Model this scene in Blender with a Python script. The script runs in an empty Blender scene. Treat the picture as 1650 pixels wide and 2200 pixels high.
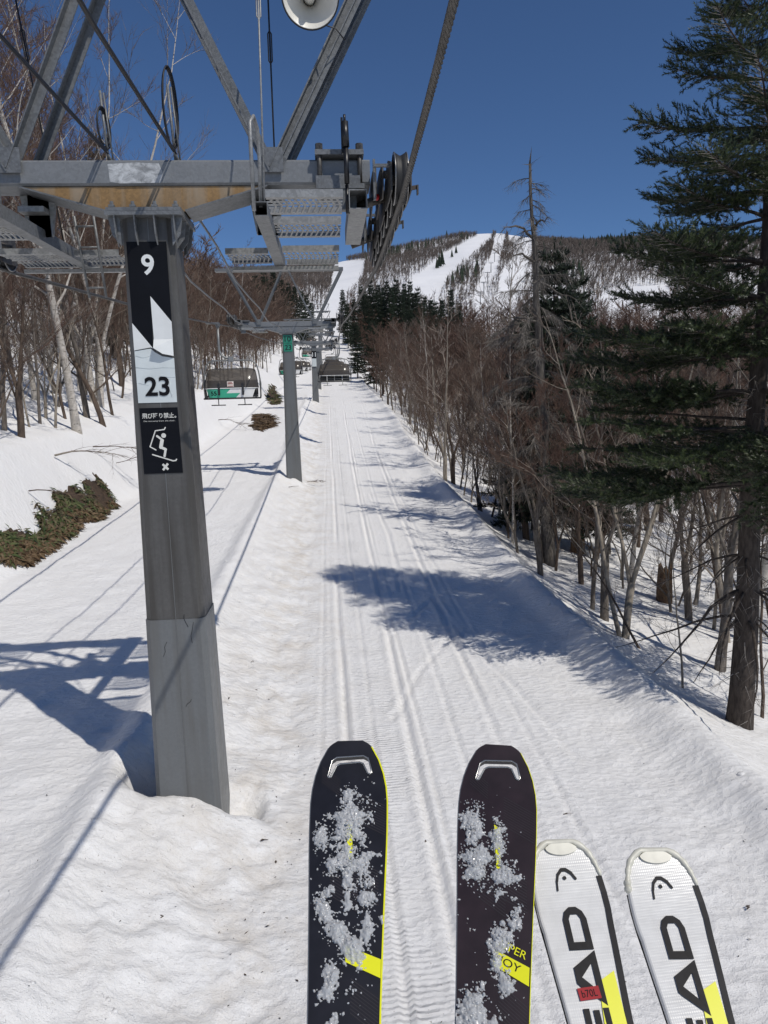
import bpy, bmesh, math, random
import numpy as np
from mathutils import Vector, Matrix
from mathutils.geometry import tessellate_polygon

SC = bpy.context.scene
COL = SC.collection
R = math.radians

# ------------------------------------------------------------------ camera
FPX, PITCH, ROLL, YAW = 1525.0, R(9.1), R(1.5), R(4.15)
CF = Vector((math.sin(YAW) * math.cos(PITCH), math.cos(YAW) * math.cos(PITCH), -math.sin(PITCH)))
_r0 = Vector((math.cos(YAW), -math.sin(YAW), 0))
_u0 = _r0.cross(CF)
CR = _r0 * math.cos(ROLL) - _u0 * math.sin(ROLL)
CU = _u0 * math.cos(ROLL) + _r0 * math.sin(ROLL)
cam = bpy.data.cameras.new('camera')
cam.sensor_fit = 'VERTICAL'
cam.sensor_height = 24.0
cam.sensor_width = 18.0
cam.lens = FPX / 2200.0 * 24.0
cam.clip_start = 0.05
cam.clip_end = 6000
cam_ob = bpy.data.objects.new('camera', cam)
cam_ob.matrix_world = Matrix((CR, CU, -CF)).transposed().to_4x4()
COL.objects.link(cam_ob)
SC.camera = cam_ob

# ------------------------------------------------------------------ sky, sun, exposure
SUN_AZ = Vector((0.69, -0.725)).normalized()
SUN_EL = R(53)
world = bpy.data.worlds.new('World')
SC.world = world
world.use_nodes = True
wn = world.node_tree
for n in list(wn.nodes):
    wn.nodes.remove(n)
wo = wn.nodes.new('ShaderNodeOutputWorld')
wb = wn.nodes.new('ShaderNodeBackground')
sk = wn.nodes.new('ShaderNodeTexSky')
sk.sky_type = 'NISHITA'
sk.sun_disc = False
sk.sun_elevation = SUN_EL
sk.sun_rotation = math.atan2(SUN_AZ.x, SUN_AZ.y)
sk.altitude = 2200
sk.air_density = 1.0
sk.dust_density = 0.0
sk.ozone_density = 10.0
wb.inputs['Strength'].default_value = 0.08
wn.links.new(sk.outputs[0], wb.inputs[0])
wn.links.new(wb.outputs[0], wo.inputs[0])
sun = bpy.data.lights.new('sun', 'SUN')
sun.energy = 3.3
sun.angle = R(0.53)
sun.color = (1.0, 0.95, 0.87)
sun_ob = bpy.data.objects.new('sun', sun)
_sd = Vector((SUN_AZ.x * math.cos(SUN_EL), SUN_AZ.y * math.cos(SUN_EL), math.sin(SUN_EL)))
sun_ob.rotation_euler = (-_sd).to_track_quat('-Z', 'Y').to_euler()
sun_ob.location = (20, -20, 40)
COL.objects.link(sun_ob)
SC.view_settings.view_transform = 'Standard'
SC.view_settings.look = 'None'
SC.view_settings.gamma = 1.0
SC.view_settings.use_curve_mapping = False
SC.view_settings.exposure = 0.0
SC.cycles.max_bounces = 6
SC.cycles.transparent_max_bounces = 8

# ------------------------------------------------------------------ small maths helpers
def ray(px, py):
    return CR * ((px - 825) / FPX) + CU * ((1100 - py) / FPX) + CF

def at_y(px, py, Y):
    d = ray(px, py)
    return d * (Y / d.y)

_rs = np.random.RandomState(5)
_LAT = _rs.rand(256, 256)

def vnoise(x, y):
    x = np.asarray(x, float); y = np.asarray(y, float)
    xi = np.floor(x).astype(int); yi = np.floor(y).astype(int)
    fx = x - xi; fy = y - yi
    fx = fx * fx * (3 - 2 * fx); fy = fy * fy * (3 - 2 * fy)
    a = _LAT[xi % 256, yi % 256]; b = _LAT[(xi + 1) % 256, yi % 256]
    c = _LAT[xi % 256, (yi + 1) % 256]; d = _LAT[(xi + 1) % 256, (yi + 1) % 256]
    return (a * (1 - fx) + b * fx) * (1 - fy) + (c * (1 - fx) + d * fx) * fy - 0.5

def fbm(x, y, o=3):
    s = 0; k = 1.0
    for i in range(o):
        s = s + k * vnoise(x * 2 ** i + 17.3 * i, y * 2 ** i + 9.1 * i); k *= 0.5
    return s

def sstep(a, b, x):
    t = np.clip((np.asarray(x, float) - a) / (b - a), 0, 1)
    return t * t * (3 - 2 * t)

# ------------------------------------------------------------------ terrain
_PY = np.array([-60, 0, 7, 15, 22, 32, 45, 60, 75, 100, 135, 175, 220, 300, 400, 600], float)
_PZ = np.array([-5.6, -4.78, -4.62, -4.48, -4.28, -3.92, -3.05, -1.8, -0.5, 1.3, 5.5, 11.5, 19, 34, 52, 85], float)
_PM = np.gradient(_PZ, _PY)

def prof(Y):
    Y = np.asarray(Y, float)
    i = np.clip(np.searchsorted(_PY, Y) - 1, 0, len(_PY) - 2)
    h = _PY[i + 1] - _PY[i]
    t = np.clip((Y - _PY[i]) / h, -1, 2)
    t2, t3 = t * t, t * t * t
    return (2 * t3 - 3 * t2 + 1) * _PZ[i] + (t3 - 2 * t2 + t) * h * _PM[i] + (-2 * t3 + 3 * t2) * _PZ[i + 1] + (t3 - t2) * h * _PM[i + 1]

TOW = [(-1.645, 7.4), (-1.68, 32.0), (-1.35, 75.0), (-1.3, 101.0), (-1.3, 136.0), (-1.3, 178.0), (-1.3, 225.0)]
GROOVES = [(-0.28, 0.03, 0.016, 0.0), (0.06, 0.045, 0.035, 0.0), (0.42, 0.03, 0.018, 0.002), (0.93, 0.05, 0.04, 0.008),
           (1.06, 0.035, 0.025, 0.008), (1.55, 0.04, 0.018, 0.01), (2.05, 0.05, 0.03, 0.02), (2.5, 0.04, 0.014, 0.012)]

SKI_MARKS = [((2.55, 13.1), (2.1, 12.75), (1.35, 11.3), (0.75, 9.6)), ((3.2, 16.2), (2.2, 15.4), (1.3, 13.6), (0.95, 12.9)), ((2.1, 15.9), (2.35, 13.0), (2.75, 10.6), (3.0, 8.2)), ((1.6, 30.0), (1.75, 22.0), (1.5, 16.0))]

def EDGE(Y):
    return 4.78 + 0.35 * vnoise(np.asarray(Y) * 0.12, 3.3) + 0.02 * np.clip(np.asarray(Y) - 20, 0, 40)

def FOOT(Y):
    return -7.75 + 0.9 * vnoise(np.asarray(Y) * 0.11, 8.8) + 2.3 * sstep(38, 92, Y)

def G(X, Y, fine=True):
    X = np.asarray(X, float); Y = np.asarray(Y, float)
    z = prof(Y)
    # ridge carrying the towers and the track beyond it
    z = z + 0.50 * (1 - sstep(-2.5, -0.6, X)) + 0.20 * np.exp(-((X + 2.42 + 0.25 * vnoise(Y * 0.25, 4)) / 0.27) ** 2) * (1 - sstep(60, 90, Y))
    # right hand lip and drop
    e = EDGE(Y)
    d = np.clip(X - e, 0, None)
    z = z + 0.22 * np.exp(-((X - e + 0.15) / 0.42) ** 2)
    z = z - 0.85 * (1 - np.exp(-d / 1.0)) - 2.6 * (1 - np.exp(-d / 14.0)) - 0.0 * d
    z = z + 0.5 * fbm(X * 0.16, Y * 0.16, 3) * sstep(0.5, 4, d)
    # left hand bank and hillside
    f = FOOT(Y)
    l = np.clip(f - X, 0, None)
    z = z + 2.5 * sstep(0, 2.3, l) + 0.30 * np.clip(l - 1.8, 0, 34) + 0.10 * np.clip(l - 35, 0, None)
    z = z + 0.8 * fbm(X * 0.14 + 4, Y * 0.14, 3) * sstep(0.8, 4, l)
    # snow mounds and melt wells at the tower feet
    for cx, cy in TOW[:3]:
        r2 = (X - cx) ** 2 + (Y - cy) ** 2
        z = z + 0.24 * np.exp(-((X - cx) ** 2 / 0.55 + (Y - cy + 0.35) ** 2 / 0.7))
        z = z - 0.62 * np.exp(-((X - cx + 0.42) ** 2 + (Y - cy - 0.15) ** 2) / 0.10)
        z = z - 0.55 * np.exp(-((X - cx - 0.46) ** 2 + (Y - cy - 0.05) ** 2) / 0.05)
    z = z + 1.6 * fbm(X * 0.03, Y * 0.03, 2) * sstep(10, 40, np.abs(X))
    if fine:
        near = 1 - sstep(40, 110, Y)
        tr = sstep(-0.7, -0.2, X) * (1 - sstep(2.7, 3.4, X))
        rough = 1 - 0.65 * tr
        z = z + near * rough * (0.05 * fbm(X * 0.9, Y * 0.9, 3) + 0.03 * fbm(X * 2.6 + 31, Y * 4.2, 2) + 0.03 * fbm(X * 5.5, Y * 9.0 + 7, 2))
        slope = sstep(-2.6, -2.2, X) * (1 - sstep(-0.9, -0.4, X))
        z = z + near * slope * (0.07 * fbm(X * 2.1 + 5, Y * 1.6, 3) + 0.05 * fbm(X * 7 + 5, Y * 7, 2))
        for gx, gw, gd, gk in GROOVES:
            c = gx + gk * (Y - 7) + 0.10 * vnoise(Y * 0.16 + gx * 9, 1.7)
            u = (X - c) / gw
            gd = gd * np.clip(1.5 + 3.0 * vnoise(Y * 0.21 + gx * 13, 6.1 + gx), 0.12, 1.25)
            z = z + near * gd * (-np.exp(-u * u) + 0.6 * np.exp(-((np.abs(u) - 2.0) / 0.8) ** 2)) * (0.6 + 0.8 * (vnoise(Y * 0.5 + gx * 5, 2.2) + 0.5))
        for mk in SKI_MARKS:
            for (ax, ay), (bx, by) in zip(mk[:-1], mk[1:]):
                L2 = (bx - ax) ** 2 + (by - ay) ** 2
                t = np.clip(((X - ax) * (bx - ax) + (Y - ay) * (by - ay)) / L2, 0, 1)
                dd = np.hypot(X - ax - t * (bx - ax), Y - ay - t * (by - ay))
                z = z - 0.022 * np.exp(-(dd / 0.045) ** 2) + 0.012 * np.exp(-((dd - 0.11) / 0.04) ** 2)
    return z

def g1(x, y, fine=False):
    return float(G(np.array([x]), np.array([y]), fine)[0])

_HY = 3.0 * 1.004 ** np.arange(980)

def hit(px, py, y0=3.0, y1=140.0):
    d = ray(px, py)
    Y = _HY[(_HY >= y0) & (_HY <= y1)]
    k = Y / d.y
    below = d.z * k < G(d.x * k, Y, False)
    if not below.any():
        return d * (y1 / d.y)
    hi = Y[np.argmax(below)]
    Y = np.linspace(hi / 1.004, hi, 24); k = Y / d.y
    below = d.z * k < G(d.x * k, Y, False)
    q = d * (Y[np.argmax(below)] / d.y)
    return Vector((q.x, q.y, g1(q.x, q.y)))

# ------------------------------------------------------------------ mesh builder
ORI = {}

class MB:
    def __init__(s):
        s.V = []; s.F = []; s.S = []
    def add(s, V, F, smooth=False):
        o = len(s.V)
        s.V.extend([(v[0], v[1], v[2]) for v in V])
        for f in F:
            s.F.append(tuple(i + o for i in f)); s.S.append(smooth)
    def box(s, c, sz, M=None):
        x, y, z = sz[0] / 2, sz[1] / 2, sz[2] / 2
        c = Vector(c)
        P = [Vector(p) for p in ((-x, -y, -z), (x, -y, -z), (x, y, -z), (-x, y, -z), (-x, -y, z), (x, -y, z), (x, y, z), (-x, y, z))]
        if M is not None:
            P = [M @ p for p in P]
        s.add([p + c for p in P], [(0, 3, 2, 1), (4, 5, 6, 7), (0, 1, 5, 4), (1, 2, 6, 5), (2, 3, 7, 6), (3, 0, 4, 7)])
    def box2(s, a, b):
        s.box([(a[i] + b[i]) / 2 for i in range(3)], [abs(b[i] - a[i]) for i in range(3)])
    def beam(s, p0, p1, w, h, up=(0, 0, 1), prof=None):
        p0, p1 = Vector(p0), Vector(p1)
        d = (p1 - p0).normalized()
        a = d.cross(Vector(up))
        if a.length < 1e-4: a = d.cross(Vector((1, 0, 0)))
        a.normalize(); b = a.cross(d)
        if prof is None:
            prof = [(-w / 2, -h / 2), (w / 2, -h / 2), (w / 2, h / 2), (-w / 2, h / 2)]
        n = len(prof)
        V = [p + a * x + b * y for p in (p0, p1) for x, y in prof]
        F = [(i, (i + 1) % n, n + (i + 1) % n, n + i) for i in range(n)]
        tr = tessellate_polygon([[Vector((x, y, 0)) for x, y in prof]])
        F += [tuple(reversed(t)) for t in tr] + [tuple(i + n for i in t) for t in tr]
        s.add(V, F)
    def angle(s, p0, p1, w, t, up=(0, 0, 1)):
        s.beam(p0, p1, 0, 0, up, [(-w / 2, -w / 2), (w / 2, -w / 2), (w / 2, -w / 2 + t), (-w / 2 + t, -w / 2 + t), (-w / 2 + t, w / 2), (-w / 2, w / 2)])
    def tube(s, pts, r, n=6, cap=True, smooth=True):
        pts = [Vector(p) for p in pts]
        k = len(pts)
        rs = r if isinstance(r, (list, tuple)) else [r] * k
        V = []; F = []
        d0 = (pts[1] - pts[0]).normalized()
        a = d0.orthogonal().normalized()
        for i in range(k):
            d = (pts[min(i + 1, k - 1)] - pts[max(i - 1, 0)])
            if d.length < 1e-9: d = d0.copy()
            d.normalize()
            a = a - d * a.dot(d)
            if a.length < 1e-6: a = d.orthogonal()
            a.normalize()
            b = d.cross(a)
            for j in range(n):
                t = 2 * math.pi * j / n
                V.append(pts[i] + (a * math.cos(t) + b * math.sin(t)) * rs[i])
        for i in range(k - 1):
            for j in range(n):
                j2 = (j + 1) % n
                F.append((i * n + j, i * n + j2, (i + 1) * n + j2, (i + 1) * n + j))
        s.add(V, F, smooth)
        if cap:
            o = len(s.V) - len(V)
            s.F.append(tuple(o + j for j in reversed(range(n)))); s.S.append(False)
            s.F.append(tuple(o + (k - 1) * n + j for j in range(n))); s.S.append(False)
    def cyl(s, p0, p1, r, n=12, smooth=True):
        s.tube([p0, p1], r, n, True, smooth)
    def lathe(s, prof, o, ax, n=24, smooth=True, closed=True):
        o = Vector(o); ax = Vector(ax).normalized()
        a = ax.orthogonal().normalized(); b = ax.cross(a)
        V = []; F = []
        m = len(prof)
        for j in range(n):
            t = 2 * math.pi * j / n
            e = a * math.cos(t) + b * math.sin(t)
            for (r, z) in prof:
                V.append(o + ax * z + e * r)
        mm = m if closed else m - 1
        for j in range(n):
            j2 = (j + 1) % n
            for i in range(mm):
                i2 = (i + 1) % m
                F.append((j * m + i, j2 * m + i, j2 * m + i2, j * m + i2))
        s.add(V, F, smooth)
    def plate(s, poly, fn, t0=0.0, t1=None):
        """poly in 2D, fn(u, v, w) to 3D; flat when t1 is None, else a slab between w = t0 and t1"""
        n = len(poly)
        tr = tessellate_polygon([[Vector((x, y, 0)) for x, y in poly]])
        V = [fn(x, y, t0) for x, y in poly]
        if t1 is None:
            s.add(V, [tuple(t) for t in tr]); return
        V += [fn(x, y, t1) for x, y in poly]
        F = [tuple(reversed(t)) for t in tr] + [tuple(i + n for i in t) for t in tr]
        F += [(i, (i + 1) % n, n + (i + 1) % n, n + i) for i in range(n)]
        s.add(V, F)
    def build(s, name, mat, parent=None, origin=None):
        o3 = ORI[parent.as_pointer()] if parent is not None else Vector(origin or (0, 0, 0))
        me = bpy.data.meshes.new(name)
        A = np.array(s.V, dtype=np.float64).reshape(-1, 3) - np.array(o3)
        me.from_pydata(A.tolist(), [], s.F)
        me.polygons.foreach_set('use_smooth', s.S)
        me.materials.append(mat)
        me.update()
        ob = bpy.data.objects.new(name, me)
        COL.objects.link(ob)
        if parent is not None:
            ob.parent = parent
        else:
            ob.location = o3
        ORI[ob.as_pointer()] = Vector(o3)
        return ob

def np_mesh(name, V, F, mat, smooth=False, parent=None, origin=(0, 0, 0)):
    """V (n,3), F (m,3) or (m,4) numpy arrays"""
    me = bpy.data.meshes.new(name)
    V = np.asarray(V, np.float32) - np.asarray(origin, np.float32)
    F = np.asarray(F, np.int32)
    k = F.shape[1]
    me.vertices.add(len(V)); me.vertices.foreach_set('co', V.ravel())
    me.loops.add(F.size); me.loops.foreach_set('vertex_index', F.ravel())
    me.polygons.add(len(F))
    me.polygons.foreach_set('loop_start', np.arange(0, F.size, k, dtype=np.int32))
    me.polygons.foreach_set('loop_total', np.full(len(F), k, np.int32))
    me.polygons.foreach_set('use_smooth', np.full(len(F), smooth, bool))
    me.materials.append(mat)
    me.update(calc_edges=True)
    me.validate()
    ob = bpy.data.objects.new(name, me)
    COL.objects.link(ob)
    if parent is not None: ob.parent = parent
    else: ob.location = origin
    ORI[ob.as_pointer()] = Vector(origin)
    return ob

def tag(o, label=None, cat=None, group=None, kind=None):
    if label: o['label'] = label
    if cat: o['category'] = cat
    if group: o['group'] = group
    if kind: o['kind'] = kind
    return o

def thing(name, loc, label, cat, group=None):
    e = bpy.data.objects.new(name, None)
    e.location = loc
    e.empty_display_size = 0.2
    COL.objects.link(e)
    ORI[e.as_pointer()] = Vector(loc)
    return tag(e, label, cat, group)

def copy_tree(o, parent=None):
    c = o.copy()
    COL.objects.link(c)
    c.parent = parent
    for ch in o.children:
        copy_tree(ch, c)
    return c

# ------------------------------------------------------------------ materials
class NT:
    def __init__(s, name):
        s.m = bpy.data.materials.new(name); s.m.use_nodes = True
        s.t = s.m.node_tree
        s.b = s.t.nodes['Principled BSDF']
        s.out = s.t.nodes['Material Output']
    def n(s, typ, **kw):
        x = s.t.nodes.new(typ)
        for k, v in kw.items():
            if k in x.inputs.keys() if hasattr(x.inputs, 'keys') else False:
                x.inputs[k].default_value = v
            else:
                setattr(x, k, v)
        return x
    def l(s, a, b):
        s.t.links.new(a, b)
    def coord(s, scale=(1, 1, 1), kind='Object'):
        tc = s.n('ShaderNodeTexCoord'); mp = s.n('ShaderNodeMapping')
        mp.inputs['Scale'].default_value = scale
        s.l(tc.outputs[kind], mp.inputs['Vector'])
        return mp.outputs[0]
    def noise(s, vec, scale, detail=4, rough=0.55, dist=0.0):
        x = s.n('ShaderNodeTexNoise')
        x.inputs['Scale'].default_value = scale; x.inputs['Detail'].default_value = detail
        x.inputs['Roughness'].default_value = rough; x.inputs['Distortion'].default_value = dist
        s.l(vec, x.inputs['Vector'])
        return x.outputs['Fac']
    def ramp(s, fac, stops):
        x = s.n('ShaderNodeValToRGB')
        e = x.color_ramp.elements
        while len(e) < len(stops): e.new(0.5)
        for i, (p, c) in enumerate(stops):
            e[i].position = p
            e[i].color = (c, c, c, 1) if not isinstance(c, tuple) else (c[0], c[1], c[2], 1)
        s.l(fac, x.inputs[0])
        return x.outputs[0]
    def mix(s, fac, a, b):
        x = s.n('ShaderNodeMix', data_type='RGBA')
        for sock, v in ((x.inputs[0], fac), (x.inputs[6], a), (x.inputs[7], b)):
            if isinstance(v, (int, float)): sock.default_value = v
            elif isinstance(v, tuple): sock.default_value = (v[0], v[1], v[2], 1)
            else: s.l(v, sock)
        return x.outputs[2]
    def math(s, op, a, b=None, c=None):
        x = s.n('ShaderNodeMath', operation=op)
        for i, v in enumerate((a, b, c)):
            if v is None: continue
            if isinstance(v, (int, float)): x.inputs[i].default_value = v
            else: s.l(v, x.inputs[i])
        return x.outputs[0]
    def bump(s, h, dist, strength=1.0, prev=None):
        x = s.n('ShaderNodeBump')
        x.inputs['Distance'].default_value = dist; x.inputs['Strength'].default_value = strength
        s.l(h, x.inputs['Height'])
        if prev is not None: s.l(prev, x.inputs['Normal'])
        return x.outputs[0]
    def set(s, color=None, rough=None, metal=None, normal=None, spec=None):
        for k, v in (('Base Color', color), ('Roughness', rough), ('Metallic', metal), ('Normal', normal), ('Specular IOR Level', spec)):
            if v is None: continue
            if isinstance(v, (int, float)): s.b.inputs[k].default_value = v
            elif isinstance(v, tuple): s.b.inputs[k].default_value = (v[0], v[1], v[2], 1)
            else: s.l(v, s.b.inputs[k])
        return s.m

MT = {}
def simple(name, c, rough=0.6, metal=0.0, var=0.25, scale=8.0, bump=0.0, spec=None):
    t = NT(name)
    v = t.coord()
    f = t.noise(v, scale, 5)
    c2 = tuple(min(1, x * (1 + var)) for x in c); c1 = tuple(x * (1 - var) for x in c)
    col = t.ramp(f, [(0.3, c1), (0.7, c2)])
    nrm = t.bump(t.noise(v, scale * 4, 3), bump) if bump else None
    MT[name] = t.set(col, rough, metal, nrm, spec)
    return MT[name]

def m_snow():
    t = NT('snow')
    v = t.coord()
    rip = t.noise(t.coord((4.6, 9.0, 4.0)), 1.0, 5, 0.62, 0.25)
    vor = t.n('ShaderNodeTexVoronoi', feature='F1', voronoi_dimensions='2D'); vor.inputs['Scale'].default_value = 1.0
    wob = t.n('ShaderNodeVectorMath', operation='ADD')
    nz = t.n('ShaderNodeTexNoise'); nz.inputs['Scale'].default_value = 2.3; nz.inputs['Detail'].default_value = 3; t.l(v, nz.inputs['Vector'])
    wsc = t.n('ShaderNodeVectorMath', operation='SCALE'); wsc.inputs['Scale'].default_value = 1.6; t.l(nz.outputs['Color'], wsc.inputs[0])
    t.l(t.coord((8.0, 12.5, 8.0)), wob.inputs[0]); t.l(wsc.outputs[0], wob.inputs[1]); t.l(wob.outputs[0], vor.inputs['Vector'])
    cup = vor.outputs['Distance']
    pit = t.noise(v, 13, 6, 0.72, 0.4)
    grain = t.noise(v, 60, 4, 0.7)
    nr = t.bump(rip, 0.032, 0.7)
    nr = t.bump(cup, 0.020, 0.6, nr)
    nr = t.bump(pit, 0.020, 0.7, nr)
    # corduroy left by the snow machine between the tracks
    sx = t.n('ShaderNodeSeparateXYZ'); t.l(v, sx.inputs[0])
    wv = t.n('ShaderNodeTexWave', wave_type='BANDS', bands_direction='Y')
    wv.inputs['Scale'].default_value = 5.4; wv.inputs['Distortion'].default_value = 1.2; wv.inputs['Detail'].default_value = 2; wv.inputs['Detail Scale'].default_value = 1.5
    t.l(v, wv.inputs[0])
    m1 = t.math('SUBTRACT', 1.0, t.math('SMOOTH_MIN', 1.0, t.math('MULTIPLY', t.math('ABSOLUTE', t.math('SUBTRACT', sx.outputs[0], 0.5)), 1.9), 0.2))
    m1 = t.math('MAXIMUM', m1, 0.0)
    m2 = t.ramp(t.noise(v, 0.7, 2), [(0.4, 0.0), (0.6, 1.0)])
    cord = t.math('MULTIPLY', wv.outputs['Fac'], t.math('MULTIPLY', m1, m2))
    nr = t.bump(cord, 0.022, 0.8, nr)
    nr = t.bump(grain, 0.014, 0.8, nr)
    nr = t.bump(t.noise(v, 170, 2, 0.6), 0.005, 0.8, nr)
    # old snow: grey-brown dirt gathered along the foot of the ridge and around the mound
    dm = t.math('SUBTRACT', 1.0, t.math('MULTIPLY', t.math('ABSOLUTE', t.math('ADD', sx.outputs[0], 1.0)), 0.62))
    dm = t.math('MAXIMUM', dm, 0.12)
    dn = t.ramp(t.noise(v, 1.6, 6, 0.7), [(0.42, 0.0), (0.72, 1.0)])
    df = t.math('MULTIPLY', dm, t.math('MULTIPLY', dn, 0.85))
    base = t.mix(df, (0.865, 0.858, 0.848), (0.62, 0.56, 0.48))
    sp = t.ramp(t.noise(v, 38, 2, 0.5), [(0.69, 0.0), (0.74, 1.0)])
    sp2 = t.ramp(t.noise(v, 1.1, 3), [(0.44, 0.0), (0.6, 1.0)])
    col = t.mix(t.math('MULTIPLY', sp, t.math('MULTIPLY', sp2, 0.6)), base, (0.16, 0.11, 0.075))
    MT['snow'] = t.set(col, 0.55, 0.0, nr, 0.35)

def m_steel(name, c, metal=0.55, rough=0.5, spangle=0.25, stain=None):
    t = NT(name)
    v = t.coord()
    vo = t.n('ShaderNodeTexVoronoi'); vo.inputs['Scale'].default_value = 45; t.l(v, vo.inputs['Vector'])
    hs = t.n('ShaderNodeSeparateColor'); t.l(vo.outputs['Color'], hs.inputs[0])
    f = t.math('ADD', t.math('MULTIPLY', hs.outputs[0], 0.35), t.math('MULTIPLY', t.noise(v, 5, 6, 0.65), 0.65))
    col = t.ramp(f, [(0.25, tuple(x * (1 - spangle) for x in c)), (0.75, tuple(x * (1 + spangle) for x in c))])
    if stain:
        sm = t.ramp(t.noise(t.coord((7, 7, 0.45)), 1.0, 4, 0.55), [(0.46, 0.0), (0.66, 1.0)])
        col = t.mix(t.math('MULTIPLY', sm, 0.8), col, stain)
    rr = t.math('MULTIPLY_ADD', t.noise(v, 11, 4), 0.25, rough - 0.12)
    nr = t.bump(t.noise(v, 90, 3), 0.0012)
    MT[name] = t.set(col, rr, metal, nr)

def m_bark(name, c, c2, sc=(14, 14, 3), bump=0.02, birch=False):
    t = NT(name)
    v = t.coord(sc)
    f = t.noise(v, 1.0, 6, 0.65)
    col = t.ramp(f, [(0.32, c), (0.68, c2)])
    if birch:
        g = t.ramp(t.noise(t.coord((3, 3, 22)), 1.0, 3, 0.6), [(0.60, 0.0), (0.66, 1.0)])
        col = t.mix(g, col, (0.035, 0.03, 0.028))
    MT[name] = t.set(col, 0.85, 0.0, t.bump(f, bump), 0.2)

def m_random(name, cols, rough=0.7, spec=0.25, trans=0.0):
    """colour differs from leaf / twig to leaf / twig"""
    t = NT(name)
    gi = t.n('ShaderNodeNewGeometry')
    col = t.ramp(gi.outputs['Random Per Island'], [(i / max(1, len(cols) - 1), c) for i, c in enumerate(cols)])
    oi = t.n('ShaderNodeObjectInfo')
    hv = t.n('ShaderNodeHueSaturation')
    t.l(t.math('MULTIPLY_ADD', oi.outputs['Random'], 0.5, 0.75), hv.inputs['Value'])
    t.l(col, hv.inputs['Color'])
    MT[name] = t.set(hv.outputs[0], rough, 0.0, None, spec)

m_snow()
m_steel('galvanised', (0.155, 0.162, 0.168), 0.35, 0.5)
m_steel('galvanised_light', (0.25, 0.255, 0.255), 0.35, 0.5)
m_steel('column_upper', (0.082, 0.080, 0.077), 0.1, 0.42, 0.10, (0.042, 0.038, 0.033))
m_steel('column_lower', (0.135, 0.143, 0.148), 0.1, 0.42, 0.06, (0.112, 0.112, 0.108))
m_steel('beam_paint', (0.185, 0.195, 0.205), 0.2, 0.5, 0.12)
m_steel('sheave_steel', (0.075, 0.072, 0.068), 0.4, 0.5, 0.4, (0.05, 0.035, 0.025))
m_steel('rope_steel', (0.085, 0.080, 0.074), 0.4, 0.5, 0.3)
m_steel('rusty_web', (0.24, 0.145, 0.058), 0.0, 0.6, 0.22, (0.27, 0.22, 0.16))
simple('rubber', (0.012, 0.012, 0.013), 0.6, 0, 0.3, 20)
simple('black_metal', (0.014, 0.014, 0.016), 0.38, 0.1, 0.3, 20)
simple('cable_black', (0.012, 0.012, 0.014), 0.55)
simple('bright_rim', (0.30, 0.295, 0.285), 0.35, 0.8, 0.2)
simple('tube_inside', (0.02, 0.02, 0.02), 0.8)
simple('sign_black', (0.005, 0.006, 0.009), 0.6, 0, 0.2, 3, 0, 0.12)
simple('sign_white', (0.66, 0.68, 0.68), 0.45, 0, 0.06, 5)
simple('sign_old_white', (0.55, 0.60, 0.61), 0.5, 0, 0.08, 5)
simple('sign_print', (0.62, 0.62, 0.58), 0.5, 0, 0.08, 5)
simple('sign_ink', (0.006, 0.006, 0.008), 0.6, 0, 0.2, 8, 0, 0.15)
simple('sign_teal', (0.02, 0.22, 0.145), 0.45, 0, 0.1, 5)
simple('sign_teal_ink', (0.006, 0.02, 0.02), 0.5)
simple('horn_cream', (0.62, 0.60, 0.54), 0.4, 0, 0.06, 4)
simple('red_paint', (0.30, 0.012, 0.018), 0.5, 0, 0.2, 8, 0, 0.2)
simple('chair_black', (0.016, 0.016, 0.017), 0.5, 0, 0.2, 10)
simple('chair_green', (0.035, 0.36, 0.22), 0.35, 0, 0.06, 5)
simple('chair_white', (0.70, 0.70, 0.69), 0.35, 0, 0.05, 5)
simple('chair_tube', (0.22, 0.225, 0.22), 0.45, 0.4, 0.15)
simple('sticker_paper', (0.62, 0.55, 0.50), 0.6)
simple('sticker_red', (0.36, 0.17, 0.15), 0.6)
simple('ski_black', (0.010, 0.010, 0.014), 0.3, 0, 0.3, 30)
simple('ski_plum', (0.020, 0.012, 0.015), 0.33, 0, 0.3, 30)
simple('ski_line', (0.035, 0.030, 0.034), 0.35, 0, 0.1)
simple('ski_yellow', (0.72, 0.72, 0.01), 0.35, 0, 0.05)
simple('ski_edge_metal', (0.35, 0.35, 0.34), 0.25, 0.8)
simple('tip_cream', (0.60, 0.585, 0.50), 0.4, 0, 0.1, 60)
simple('ski_print', (0.010, 0.0095, 0.011), 0.55, 0, 0.4, 120, 0, 0.2)
simple('ski_sidewall', (0.007, 0.007, 0.010), 0.5, 0, 0.4, 60, 0, 0.2)
simple('soil', (0.055, 0.034, 0.020), 0.95, 0, 0.5, 9, 0.02)
simple('stump_wood', (0.13, 0.078, 0.043), 0.9, 0, 0.5, 14, 0.02)
simple('dead_wood', (0.16, 0.145, 0.13), 0.9, 0, 0.4, 20, 0.01)
m_bark('bark_grey', (0.075, 0.062, 0.052), (0.20, 0.175, 0.15))
m_bark('bark_brown', (0.055, 0.040, 0.032), (0.14, 0.105, 0.08))
m_bark('bark_pale', (0.17, 0.145, 0.115), (0.34, 0.30, 0.25))
m_bark('bark_birch', (0.34, 0.31, 0.27), (0.58, 0.54, 0.49), (8, 8, 8), 0.006, True)
m_bark('bark_fir', (0.030, 0.024, 0.021), (0.085, 0.07, 0.06), (18, 18, 5), 0.03)
m_bark('bark_snag', (0.045, 0.040, 0.036), (0.15, 0.135, 0.12), (16, 16, 5), 0.03)
m_random('twig_brown', [(0.0681, 0.0441, 0.0337), (0.1152, 0.0768, 0.0583), (0.1591, 0.1130, 0.0875)], 0.75)
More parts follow.
